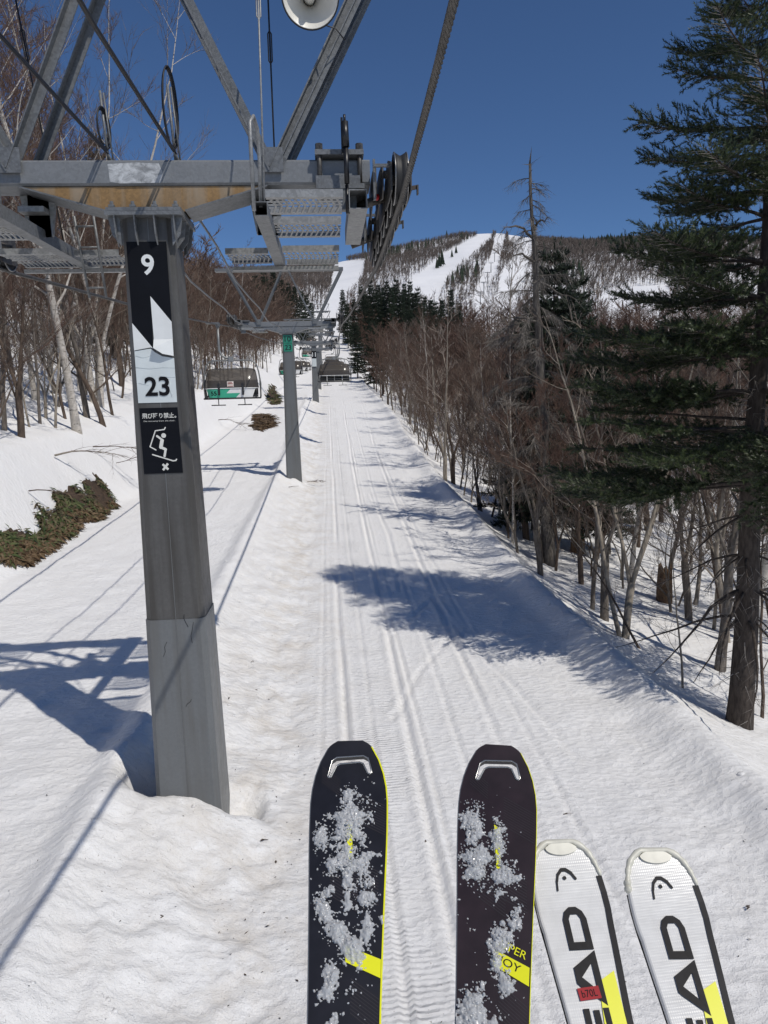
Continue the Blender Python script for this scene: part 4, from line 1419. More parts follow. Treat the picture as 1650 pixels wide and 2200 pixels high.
HARD = [variant('bare_tree', bare_tree(100 + k, 10, 0.105 + 0.02 * (k % 3), 1 + (k % 3), 20, 0.16, 0.85 + 0.1 * (k % 2), 0.34, 8, 7, 5, 0.0085, 0.09, 0.13), ('bark_grey', 'bark_brown', 'bark_brown', 'bark_pale')[k % 4], ('twig_brown', 'twig_red', 'twig_brown', 'twig_grey', 'twig_red', 'twig_brown')[k % 6]) for k in range(7)]
LEFT = [variant('bare_tree', bare_tree(600 + k, 10, (0.075, 0.06, 0.065)[k], (1, 1, 2)[k], 22, 0.18, 0.8, 0.36, 8, 6, 5, 0.0085, 0.07, 0.12), ('bark_grey', 'bark_brown', 'bark_pale')[k], ('twig_red', 'twig_brown', 'twig_red')[k]) for k in range(3)]
BIRCH = [variant('birch_tree', bare_tree(200 + k, 15, (0.15, 0.11, 0.10)[k], 1 + (k == 1) * 2, 24, 0.28, 1.05, 0.28, 7, 6, 5, 0.0068, 0.04, 0.06), 'bark_birch', ('twig_red', 'twig_brown', 'twig_red')[k]) for k in range(3)]
THIN = [variant('sapling', bare_tree(300 + k, 5.5, 0.045, 1, 12, 0.25, 0.9, 0.30, 5, 3, 2, 0.005, 0.1, 0.1), ('bark_pale', 'bark_brown', 'bark_grey')[k], ('twig_grey', 'twig_brown', 'twig_pale')[k]) for k in range(3)]
PALE = [variant('bare_tree', bare_tree(400 + k, 9, 0.10, 2 + k, 14, 0.2, 1.0, 0.32, 6, 5, 3, 0.0085), 'bark_pale', 'twig_pale') for k in range(2)]

# ---- conifers
def tuft(m, p, d, L, n, nl, nw, rnd):
    """a twig tip with needles raked round it; built as thin triangles"""
    d = d.normalized()
    a = d.orthogonal().normalized(); b = d.cross(a)
    V = []; F = []
    for k in range(n):
        t = (k + rnd.random()) / n
        an = rnd.uniform(0, 6.283)
        s = a * math.cos(an) + b * math.sin(an)
        o = p + d * (L * t)
        tip = o + (s * 0.85 + d * 0.75 + Vector((0, 0, 0.15))).normalized() * nl * rnd.uniform(0.75, 1.2) * (1.1 - 0.4 * t)
        w = d.cross(s) * (nw / 2)
        i = len(V)
        V += [o - w, o + w, tip]; F.append((i, i + 1, i + 2))
    m.add(V, F)

def fir_tree(seed, H, r0, bottom, maxL, n_wh, per, tl, nn, nl, nw, dead_below=None, tips_only=0.35, density=1.0, tipw=0.10, upz=0.30):
    rnd = random.Random(seed)
    T = MB(); C = MB(); D = MB()
    pts = [Vector((0.02 * math.sin(k), 0.02 * math.cos(k * 1.3), -0.6 + (H + 0.6) * k / 14)) for k in range(15)]
    T.tube(pts, [r0 * 1.2 if k == 0 else r0 * (1 - k / 14.3) + 0.006 for k in range(15)], 12, False)
    for w in range(n_wh):
        f = (w + rnd.uniform(-.3, .3)) / n_wh
        z = bottom + (H - bottom - 0.25) * f
        fr = max(0.0, (z - bottom) / (H - bottom))
        nb = per if rnd.random() < 0.8 else per - 1
        for k in range(nb):
            az = k * 6.283 / nb + w * 1.1 + rnd.uniform(-.35, .35)
            L = maxL * (1 - fr) ** 0.72 * rnd.uniform(0.72, 1.12) + 0.12
            rise = -0.12 + 0.55 * fr + rnd.uniform(-.1, .1)
            d = Vector((math.cos(az), math.sin(az), rise)).normalized()
            dead = dead_below is not None and z < dead_below and (z < 3.4 or rnd.random() < 0.85)
            n = 6
            q = [Vector((0, 0, z))]
            dd = d.copy()
            wb_ = 0.08
            if dead: L *= rnd.uniform(0.25, 0.75); wb_ = 0.2
            for j in range(n):
                dd = (dd + Vector((rnd.uniform(-wb_, wb_), rnd.uniform(-wb_, wb_), (-0.06 if j < 3 else 0.11) - (0.10 if dead else 0)))).normalized()
                q.append(q[-1] + dd * L / n)
            rb = 0.008 + 0.012 * L
            T.tube(q, [rb * (1 - j / 7.0) for j in range(n + 1)], 4, False)
            if dead:
                for j in range(int(8 + 6 * L)):
                    p, e = along(q, rnd.uniform(0.1, 1))
                    spike(D, p, p + (e + Vector((rnd.uniform(-1, 1), rnd.uniform(-1, 1), rnd.uniform(-.9, .4)))).normalized() * rnd.uniform(0.12, 0.4), 0.004)
                continue
            side = Vector((-math.sin(az), math.cos(az), 0))
            ns = max(3, int(L / 0.13 * density))
            for j in range(ns):
                t = tips_only + (1 - tips_only) * (j + rnd.random() * 0.7) / ns
                p, e = along(q, min(t, 1))
                for sg in (-1, 1):
                    l2 = (tipw + 0.30 * L * (1.05 - t)) * rnd.uniform(0.7, 1.2)
                    v2 = (e * 0.75 + side * sg * 0.9 + Vector((0, 0, rnd.uniform(-.15 - 0.12 * (upz > 0.4), upz)))).normalized()
                    m = max(1, int(l2 / (tl * 0.75)))
                    if l2 > 0.15: spike(D, p, p + v2 * l2, 0.004)
                    for h in range(m):
                        pp = p + v2 * l2 * (h + 0.3) / m
                        vv = (v2 + Vector((rnd.uniform(-.5, .5), rnd.uniform(-.5, .5), rnd.uniform(-.2, .5)))).normalized()
                        tuft(C, pp, vv, tl * rnd.uniform(0.8, 1.2), nn, nl, nw, rnd)
            tuft(C, q[-1] - dd * tl * 0.4, dd, tl * 1.3, nn, nl, nw, rnd)
    tuft(C, Vector((0, 0, H - 0.3)), Vector((0, 0, 1)), 0.4, nn, nl, nw, rnd)
    return T, C, D

# the tall fir beside the run
fp = hit(1588, 1556)
FT = thing('fir_tree', fp, 'tall dark green fir with bare lower trunk at the edge of the run', 'fir tree')
fT, fC, fD = fir_tree(7, 14.6, 0.215, 2.0, 3.45, 24, 6, 0.18, 22, 0.072, 0.0150, dead_below=3.9, tips_only=0.24, density=2.15, tipw=0.27, upz=0.50)
_rd = random.Random(4)
for k in range(120):
    z_ = _rd.uniform(0.4, 6.0); a_ = _rd.uniform(0, 6.28); rr_ = 0.215 * (1 - z_ / 14.9)
    p_ = Vector((rr_ * math.cos(a_), rr_ * math.sin(a_), z_)); o_ = Vector((math.cos(a_), math.sin(a_), _rd.uniform(-.7, .25)))
    e_ = p_ + o_.normalized() * _rd.uniform(.08, .55)
    spike(fD, p_ - o_ * .02, e_, _rd.uniform(.004, .011))
    for h_ in range(3): spike(fD, p_.lerp(e_, _rd.uniform(.4, .9)), e_ + Vector((_rd.uniform(-.2, .2), _rd.uniform(-.2, .2), _rd.uniform(-.25, .05))), .003)
for m_, nm, mt in ((fT, 'trunk', 'bark_fir'), (fC, 'crown', 'needles'), (fD, 'dead_twigs', 'twig_dead')):
    m_.V = [(v[0] + fp.x, v[1] + fp.y, v[2] + fp.z) for v in m_.V]
    m_.build(nm, MT[mt], FT)
# a low green bough reaching over the snow
rnd = random.Random(3)
m = MB(); mT = MB()
for (z, L, az, r) in ((4.15, 2.6, math.pi * 1.0, -0.04), (4.75, 2.9, math.pi * 0.95, 0.05), (5.1, 2.8, math.pi * 1.10, 0.0), (5.2, 2.5, math.pi * 0.85, 0.08), (5.0, 2.9, math.pi * 1.02, 0.05)):
    q = [fp + Vector((0, 0, z))]; dd = Vector((math.cos(az), math.sin(az), r))
    for j in range(7):
        dd = (dd + Vector((0, rnd.uniform(-.06, .06), rnd.uniform(-.05, .05)))).normalized(); q.append(q[-1] + dd * L / 7)
    mT.tube(q, [0.03 * (1 - j / 8) for j in range(8)], 5, False)
    side = dd.cross(Vector((0, 0, 1)))
    for j in range(26):
        t_ = 0.5 + 0.5 * rnd.random(); p, e = along(q, t_)
        l2 = 0.15 + 0.55 * (1.05 - t_) * rnd.random()
        v2 = (e * 0.8 + side * rnd.choice((-1, 1)) + Vector((0, 0, rnd.uniform(-.25, .2)))).normalized()
        for h in range(3):
            tuft(m, p + v2 * l2 * h / 3, (v2 + Vector((rnd.uniform(-.5, .5), rnd.uniform(-.5, .5), rnd.uniform(-.3, .4)))), 0.18, 24, 0.072, 0.0135, rnd)
bo = mT.build('low_bough', MT['bark_fir'], FT); m.build('bough_needles', MT['needles'], bo)

def fir_variant(seed, H, maxL, nw_):
    a, b, c = fir_tree(seed, H, 0.011 * H + 0.03, H * 0.12, maxL, nw_, 6, 0.40, 15, 0.20, 0.055, None, 0.08, 0.75)
    return variant('fir_tree', (a, b), 'bark_fir', 'needles_far')
FIRS = [fir_variant(50, 10, 1.9, 24), fir_variant(51, 10, 2.4, 22), fir_variant(52, 10, 1.6, 26)]

def fir_at(px, ytop, Y, label, k, group, minH=3.5):
    p = at_y(px, ytop, Y)
    z = g1(p.x, p.y)
    H = max(minH, p.z - z)
    e = plant(FIRS[k % 3], (p.x, p.y, z), k * 1.7, H / 10.0, label, 'fir tree', group)
    w = min(1.0, (8.0 / H) ** 0.75)
    e.scale = (H / 10 * w, H / 10 * w, H / 10)

for k, (px, yt, Y, lab) in enumerate([(1192, 520, 25, 'young green fir standing right behind the dead snag'), (1238, 585, 31, 'bushy fir between the dead snag and the tall fir'),
                                      (968, 617, 145, 'broad dark fir rising alone above the brown wood'), (735, 620, 215, 'fir with snow gaps at the top of the lift cut'), (1150, 650, 27, 'low green fir crowding the trunk of the dead snag'), (1300, 740, 24, 'dark fir filling the gap below the tall fir boughs')]):
    fir_at(px, yt, Y, lab, k, None)
for k, (px, yt, Y) in enumerate([(775, 612, 205), (795, 600, 200), (812, 608, 198), (830, 600, 192), (850, 597, 190), (868, 605, 188), (880, 600, 183), (897, 616, 180), (840, 612, 170), (862, 622, 165), (820, 625, 172), (925, 640, 150),
                                 (783, 622, 196), (805, 618, 186), (822, 614, 205), (846, 616, 178), (873, 620, 176), (890, 626, 172), (912, 634, 160), (934, 646, 140), (950, 640, 156), (985, 646, 150), (760, 640, 190), (745, 650, 180), (905, 650, 140), (790, 632, 170), (880, 660, 120), (765, 690, 118), (800, 690, 110)]):
    fir_at(px, yt, Y, 'dark fir in the row beyond the brown wood', k, 'firs beyond the brown wood')
for k, (px, yt, Y) in enumerate([(548, 588, 140), (566, 582, 146), (586, 580, 152), (604, 598, 165), (618, 606, 172), (632, 612, 178), (646, 622, 184), (658, 632, 190), (668, 648, 200)]):
    fir_at(px, yt, Y, 'dark fir along the far bank of the downhill chairs', k, 'firs left of the lift cut')
fir_at(205, 285, 60, 'dark fir showing between the birch stems above the crossarm', 1, None)

# ---- dead snag
def snag():
    b = hit(1182, 1212)
    top = at_y(1139, 352, b.y)
    S = thing('dead_tree', b, 'dead grey snag with drooping broken branches beside the run', 'dead tree')
    rnd = random.Random(21)
    T = MB(); W = MB()
    n = 16
    pts = []
    for k in range(n + 1):
        t_ = k / n
        p = (b + Vector((0, 0, -0.5))).lerp(top, t_) + Vector((rnd.uniform(-.03, .03), rnd.uniform(-.03, .03), 0))
        pts.append(p)
    T.tube(pts, [0.25 * (1 - 0.86 * (k / n) ** 0.85) * rnd.uniform(0.88, 1.12) for k in range(n + 1)], 11, True, True)
    H = top.z - b.z
    for k in range(74):
        t_ = 0.12 + 0.86 * k / 74
        p, _ = along(pts, t_)
        az = rnd.uniform(0, 6.28)
        L = (0.25 + 2.1 * (1 - abs(t_ - 0.45) * 1.5 if t_ < 0.8 else 0.5)) * rnd.uniform(0.35, 1.0)
        L = max(0.2, L) * (0.6 if t_ > 0.85 else 1)
        q, _ = limb(rnd, p, Vector((math.cos(az), math.sin(az), rnd.uniform(-.2, .25))), L, 6, 0.13, -0.07)
        T.tube(q, [0.032 * (1 - t_ * 0.5) * (1 - j / 7) for j in range(7)], 5, False)
        for j in range(int(30 + 30 * L) if t_ < 0.75 else 16):
            pp, e = along(q, rnd.uniform(0.15, 1))
            v = (e + Vector((rnd.uniform(-.8, .8), rnd.uniform(-.8, .8), rnd.uniform(-1.3, .2)))).normalized()
            ee = pp + v * rnd.uniform(0.15, 0.6)
            spike(W, pp, ee, 0.008)
            for h in range(2):
                p5 = pp.lerp(ee, rnd.uniform(.3, .9)); spike(W, p5, p5 + (v + Vector((rnd.uniform(-1, 1), rnd.uniform(-1, 1), rnd.uniform(-1, .5)))).normalized() * rnd.uniform(.1, .25), 0.004)
    for k in range(90):
        p, _ = along(pts, rnd.uniform(0.45, 1.0)); az = rnd.uniform(0, 6.28)
        spike(T, p, p + Vector((math.cos(az), math.sin(az), rnd.uniform(-.6, .5))).normalized() * rnd.uniform(.12, .45), rnd.uniform(.008, .02))
    spike(T, pts[-1], pts[-1] + Vector((0.05, 0, 0.5)), 0.04)
    # long reaching limbs on the left and the broken top shard
    for (ty, ex, ey, sag) in ((493, 1075, 497, 0.25), (545, 1085, 555, 0.2), (660, 1075, 690, 0.1), (575, 1235, 640, -0.1), (480, 1180, 470, 0.1)):
        t_ = (1212 - ty) / (1212 - 352); p, _ = along(pts, t_)
        e = at_y(ex, ey, b.y - 0.5)
        q = [p.lerp(e, j / 6) + Vector((0, 0, sag * math.sin(j / 6 * math.pi))) + Vector((rnd.uniform(-.05, .05), 0, rnd.uniform(-.05, .05))) for j in range(7)]
        T.tube(q, [0.05 * (1 - j / 7) for j in range(7)], 5, False)
        for j in range(18):
            pp, ee = along(q, rnd.uniform(0.3, 1)); spike(W, pp, pp + (ee + Vector((rnd.uniform(-.6, .6), rnd.uniform(-.6, .6), rnd.uniform(-1.2, .1)))).normalized() * rnd.uniform(.15, .6), 0.006)
    T.build('trunk', MT['bark_snag'], S); W.build('dead_twigs', MT['twig_dead'], S)
snag()

# ---- trees with a place of their own along the edge of the run
def named_tree(px, py, var, H, H0, rot, label, cat='bare tree', tilt=(0, 0), dz=0.0):
    b = hit(px, py)
    return plant(var, (b.x, b.y, b.z + dz), rot, H / H0, label, cat, None, tilt)
named_tree(957, 1033, PALE[0], 9.5, 9, 0.4, 'pale forked tree leaning over the run edge in sunlight')
named_tree(975, 1040, HARD[1], 9.0, 10, 2.0, 'dark slender tree just behind the pale forked one')
named_tree(1085, 1118, HARD[3], 10.5, 10, 1.1, 'thick tan-barked tree before the dead snag')
named_tree(1132, 1160, HARD[2], 8.5, 10, 3.0, 'brown tree close beside the dead snag')
named_tree(1267, 1308, THIN[2], 8.0, 5.5, 0.2, 'slim grey upright tree past the dead snag', 'sapling')
named_tree(1300, 1332, HARD[4], 8.0, 10, 1.9, 'grey tree forking low in the shape of a Y')
named_tree(1345, 1372, PALE[1], 8.0, 9, 0.9, 'pale tree leaning away from the run', 'bare tree', (0.0, 0.22))
named_tree(1325, 1366, THIN[0], 7.5, 5.5, 2.6, 'thin tree crossing the pale leaning one', 'sapling', (0.0, 0.34))
named_tree(1372, 1392, THIN[1], 4.0, 5.5, 2.6, 'short dark sapling leaning steeply over the bank', 'sapling', (0.0, 0.5))
named_tree(1468, 1482, THIN[0], 3.2, 5.5, 4.0, 'small yellowish sapling on the open bank', 'sapling', (0.0, 0.15))
named_tree(1545, 1436, HARD[0], 11.0, 10, 5.0, 'straight brown tree just behind the tall fir')
named_tree(1640, 1545, THIN[1], 4.5, 5.5, 1.0, 'thin dark sapling in front of the tall fir', 'sapling', (0.0, 0.3))
named_tree(1612, 1380, BIRCH[0], 13.0, 15, 1.0, 'pale birch stem half hidden by the tall fir', 'birch tree')

# left bank
named_tree(165, 925, BIRCH[0], 17.0, 15, 0.5, 'large white birch with banded bark on the bank', 'birch tree', (0.0, -0.06))
named_tree(188, 897, HARD[0], 13.0, 10, 2.5, 'brown ridged trunk directly behind the large birch')
named_tree(226, 915, HARD[6], 11.5, 10, 0.9, 'grey-brown tree with low arching limb near tower 9')
named_tree(45, 938, HARD[1], 9.0, 10, 4.1, 'dark tree forking low at the bank top')
named_tree(83, 910, THIN[2], 8.0, 5.5, 1.2, 'slender grey stem between the forked tree and the birch', 'sapling')
named_tree(116, 918, THIN[0], 7.0, 5.5, 3.2, 'thin yellow-barked stem beside the large birch', 'sapling')
def tall_tree(px, Y, var, H, H0, rot, label, cat, tilt=(0, 0)):
    p = at_y(px, 700, Y)
    return plant(var, (p.x, Y, g1(p.x, Y) - 0.1), rot, H / H0, label, cat, None, tilt)
tall_tree(185, 36, BIRCH[1], 21.0, 15, 3.3, 'tall many-stemmed birch towering above the crossarm', 'birch tree', (0.0, 0.06))
tall_tree(60, 33, BIRCH[2], 19.0, 15, 5.0, 'tall slim birch crossing the lifting frame of tower 9', 'birch tree', (0.0, 0.03))
tall_tree(100, 44, BIRCH[1], 20.0, 15, 1.0, 'forked birch between the two tall ones above the crossarm', 'birch tree')
BIGB = variant('birch_tree', bare_tree(260, 18, 0.13, 3, 34, 0.2, 0.9, 0.36, 7, 5, 4, 0.0085, 0.05, 0.09), 'bark_birch', 'twig_grey')
tall_tree(200, 36, BIGB, 22.0, 18, 0.6, 'widest birch, its pale forks spreading over the signal cables', 'birch tree', (0.0, 0.04))
tall_tree(-20, 30, LEFT[0], 17.0, 10, 1.0, 'reddish-brown tree at the picture edge behind the frame strut', 'bare tree')
tall_tree(75, 55, LEFT[1], 21.0, 10, 3.0, 'tall dark brown tree behind the two signal cables', 'bare tree')
tall_tree(140, 60, LEFT[2], 20.0, 10, 3.9, 'tall pale-barked tree above the middle of the crossarm', 'bare tree')
tall_tree(20, 40, LEFT[0], 19.0, 10, 2.0, 'tall reddish-brown tree at the upper corner beside the frame', 'bare tree')
tall_tree(250, 52, LEFT[2], 15.0, 10, 2.0, 'broad brown tree rising behind the tower 9 column', 'bare tree')
named_tree(262, 830, HARD[5], 10.0, 10, 3.3, 'dark twisted tree just left of the 23 sign')
named_tree(120, 770, BIRCH[2], 17.0, 15, 1.3, 'slim birch uphill of the large banded birch', 'birch tree')

# ---- the wood on both sides: every tree that can be told apart
LOOK = {}
for k, v in enumerate(HARD):
    LOOK[v[1].name] = ('single-stemmed', 'twin-stemmed', 'three-stemmed')[k % 3] + ' ' + ('grey-barked', 'dark brown', 'brown', 'pale-barked')[k % 4] + (' thick', '', ' slender')[k % 3 if k < 6 else 0]
for k, v in enumerate(LEFT):
    LOOK[v[1].name] = ('slim grey-barked', 'slim dark brown', 'twin-stemmed pale-barked')[k]
for k, v in enumerate(BIRCH):
    LOOK[v[1].name] = ('straight single-stemmed', 'three-stemmed', 'slightly leaning single-stemmed')[k]
rnd = random.Random(77)
def scatter(n, xr, yr, accept, group, lab, hs, birchp, Hr):
    out = 0; tries = 0; pts = []
    while out < n and tries < n * 60:
        tries += 1
        Y = yr[0] + (yr[1] - yr[0]) * rnd.random() ** 1.35
        X = xr(Y)
        if not accept(X, Y): continue
        if any((X - a) ** 2 + (Y - b) ** 2 < (1.0 + 0.012 * Y) ** 2 for a, b in pts): continue
        pts.append((X, Y))
        z = g1(X, Y)
        H = rnd.uniform(*Hr) if X < 0 else (Y * 0.105 - min(z, 0.0) * 1.0) * rnd.uniform(0.70, 1.0)
        if rnd.random() < birchp:
            v = rnd.choice(BIRCH); s_ = H * 1.15 / 15; l_ = lab[1]; nm = 'birch tree'; gr = group[1]
        else:
            v = rnd.choice(hs); s_ = H / 10; l_ = lab[0]; nm = 'bare tree'; gr = group[0]
        l_ = LOOK[v[1].name] + ' ' + l_
        plant(v, (X, Y, z - 0.05), rnd.uniform(0, 6.28), s_, l_, nm, gr, (rnd.uniform(-.05, .05), rnd.uniform(-.05, .05)))
        out += 1
scatter(185, lambda Y: float(EDGE(Y)) + 1.1 + rnd.random() ** 1.4 * (10 + 0.55 * Y), (15, 105), lambda X, Y: X > float(EDGE(Y)) + 1.0 and not (X < 9 and Y < 19), 
        ('bare trees beyond the run edge', 'birches beyond the run edge'), ('leafless tree in the dense wood beyond the run edge', 'white-barked birch in the dense wood beyond the run edge'), HARD, 0.10, (7.0, 10.0))
scatter(80, lambda Y: float(FOOT(Y)) - 3.0 - rnd.random() ** 1.0 * (10 + 0.5 * Y), (24, 115), lambda X, Y: True,
        ('bare trees on the snowy bank', 'birches on the snowy bank'), ('leafless tree on the slope above the snowy bank', 'white-barked birch on the slope above the snowy bank'), LEFT, 0.14, (8.5, 13.0))

THICK = [variant('sapling', bare_tree(500 + k, 4.5, 0.04, 3, 18, 0.1, 0.9, 0.42, 6, 5, 3, 0.0055, 0.15, 0.12), ('bark_brown', 'bark_grey', 'bark_pale')[k], ('twig_brown', 'twig_grey', 'twig_pale')[k]) for k in range(3)]
def thicket(n, side, lab):
    for q in range(n):
        Y = 13 + 75 * rnd.random() ** 1.5
        if side > 0:
            X = float(EDGE(Y)) + 0.9 + rnd.random() ** 1.6 * 9
            if Y < 20 and X < 8.5: continue
        else:
            Y += 9; X = float(FOOT(Y)) - 2.4 - rnd.random() ** 1.3 * 12
        k = rnd.randrange(3)
        plant(THICK[k] if rnd.random() < 0.7 else THIN[k], (X, Y, g1(X, Y) - 0.1), rnd.uniform(0, 6.28), rnd.uniform(0.6, 1.25) * (1.0 if side > 0 else 1.45), ('dark', 'grey', 'pale')[k] + ' ' + lab, 'sapling', 'saplings ' + ('beyond the run edge' if side > 0 else 'on the snowy bank'), (rnd.uniform(-.2, .2), rnd.uniform(-.2, .2)))
for k, (px, Y) in enumerate([(455, 52), (490, 58), (515, 50), (535, 64), (556, 60), (575, 70), (592, 66), (610, 78), (626, 84), (640, 92), (560, 84), (600, 95)]):
    p = at_y(px, 780, Y); X = min(p.x, float(FOOT(Y)) - 2.6)
    plant(LEFT[k % 3], (X, Y, g1(X, Y) - 0.05), k * 1.3, rnd.uniform(0.75, 1.0), LOOK[LEFT[k % 3][1].name] + ' leafless tree above the bank behind chair 55', 'bare tree', 'bare trees behind the green chairs')
for k in range(26):
    Y = 66 + 3.6 * k; X = float(FOOT(Y)) - rnd.uniform(1.4, 5.5)
    plant(LEFT[k % 3], (X, Y, g1(X, Y) - 0.05), k * 2.1, rnd.uniform(0.6, 0.95), LOOK[LEFT[k % 3][1].name] + ' leafless tree lining the cut beyond tower 10', 'bare tree', 'bare trees lining the cut')
thicket(120, 1, 'bushy sapling under the trees beyond the run edge')
thicket(110, -1, 'bushy sapling under the trees on the snowy bank')

# farther trees, too many to count
def low_trees(n, seed, name, label, xy, Hr, mat):
    rs = np.random.RandomState(seed)
    lib = []
    def sliver(C, p, e, r, rd):
        d = (e - p).normalized(); w = d.cross(Vector((rd.uniform(-1, 1), rd.uniform(-1, 1), rd.uniform(-.3, .3)))).normalized() * r
        C.add([p - w, p + w, e], [(0, 1, 2)])
    for q in range(6):
        C = MB(); rd = random.Random(900 + q)
        for k in range(2): sliver(C, Vector((0, 0, -0.05)), Vector((rd.uniform(-.03, .03), rd.uniform(-.03, .03), 0.95)), 0.010, rd)
        for k in range(22):
            z = 0.12 + 0.80 * k / 22; az = rd.uniform(0, 6.28); L = 0.34 * (1.1 - z * 0.75)
            p = Vector((0, 0, z)); d = Vector((math.cos(az), math.sin(az), rd.uniform(.4, 1.2))).normalized(); e = p + d * L
            sliver(C, p, e, 0.005, rd)
            for j in range(6):
                p2 = p.lerp(e, rd.uniform(.2, .95)); v = (d + Vector((rd.uniform(-1, 1), rd.uniform(-1, 1), rd.uniform(-.2, .8))) * .8).normalized()
                e2 = p2 + v * L * rd.uniform(.25, .5); sliver(C, p2, e2, 0.0036, rd)
                for h in range(2):
                    p3 = p2.lerp(e2, rd.uniform(.3, .9)); sliver(C, p3, p3 + (v + Vector((rd.uniform(-1, 1), rd.uniform(-1, 1), rd.uniform(-.2, .8)))).normalized() * L * .25, 0.0028, rd)
        lib.append((np.array(C.V), np.array(C.F)))
    X, Y = xy(rs, n)
    Z = G(X, Y, False)
    Vs = []; Fs = []; o = 0
    for i in range(len(X)):
        V, F = lib[i % 6]
        h = Hr[0] + (Hr[1] - Hr[0]) * rs.rand(); a = rs.rand() * 6.283; c, s = math.cos(a), math.sin(a)
        W = np.stack([V[:, 0] * c - V[:, 1] * s, V[:, 0] * s + V[:, 1] * c, V[:, 2]], -1) * h + np.array([X[i], Y[i], Z[i]])
        Vs.append(W); Fs.append(F + o); o += len(V)
    ob = np_mesh(name, np.concatenate(Vs), np.concatenate(Fs), MT[mat])
    tag(ob, label, 'wood', None, 'stuff')
def xy_right(rs, n):
    Y = 38 + 262 * rs.rand(n) ** 1.2
    X = 6.5 + rs.rand(n) ** 1.05 * (20 + 0.66 * Y)
    ok = (X > 6.5 + np.clip(95 - Y, 0, 60) * 0.16)
    return X[ok], Y[ok]
def xy_left(rs, n):
    Y = 60 + 220 * rs.rand(n) ** 1.1
    X = -11.5 + 3.2 * sstep(60, 95, Y) - rs.rand(n) ** 1.15 * (10 + 0.45 * Y)
    return X, Y
low_trees(1080, 3, 'brown_woods', 'brown leafless wood receding along the lift to the firs', xy_right, (8.5, 11.5), 'twig_red')
low_trees(430, 4, 'hillside_woods', 'brown leafless wood on the hillside above the downhill chairs', xy_left, (10, 14), 'twig_brown')

# ---- stumps
def stump(px, py, r, h, label, seed):
    b = hit(px, py); rd = random.Random(seed)
    m = MB(); n = 14; V = []; F = []
    for k, (z, q) in enumerate(((-0.4, 1.25), (0.0, 1.12), (h * .5, .98), (h, .9))):
        for j in range(n):
            a = 6.283 * j / n; rr = r * q * rd.uniform(.9, 1.1)
            V.append(b + Vector((rr * math.cos(a), rr * math.sin(a), z + (rd.uniform(-.28, .22) * h if k == 3 else 0))))
    for k in range(3):
        for j in range(n):
            j2 = (j + 1) % n; F.append((k * n + j, k * n + j2, k * n + n + j2, k * n + n + j))
    V.append(b + Vector((0, 0, h * .72))); c = len(V) - 1
    F += [(3 * n + j, 3 * n + (j + 1) % n, c) for j in range(n)]
    m.add(V, F)
    o = m.build('tree_stump', MT['stump_wood'], None, b)
    tag(o, label, 'stump')
stump(1240, 1186, 0.24, 0.75, 'small broken orange-brown stump behind the dead snag', 1)
stump(1426, 1292, 0.21, 0.95, 'tall splintered brown stump among the leaning trees', 2)

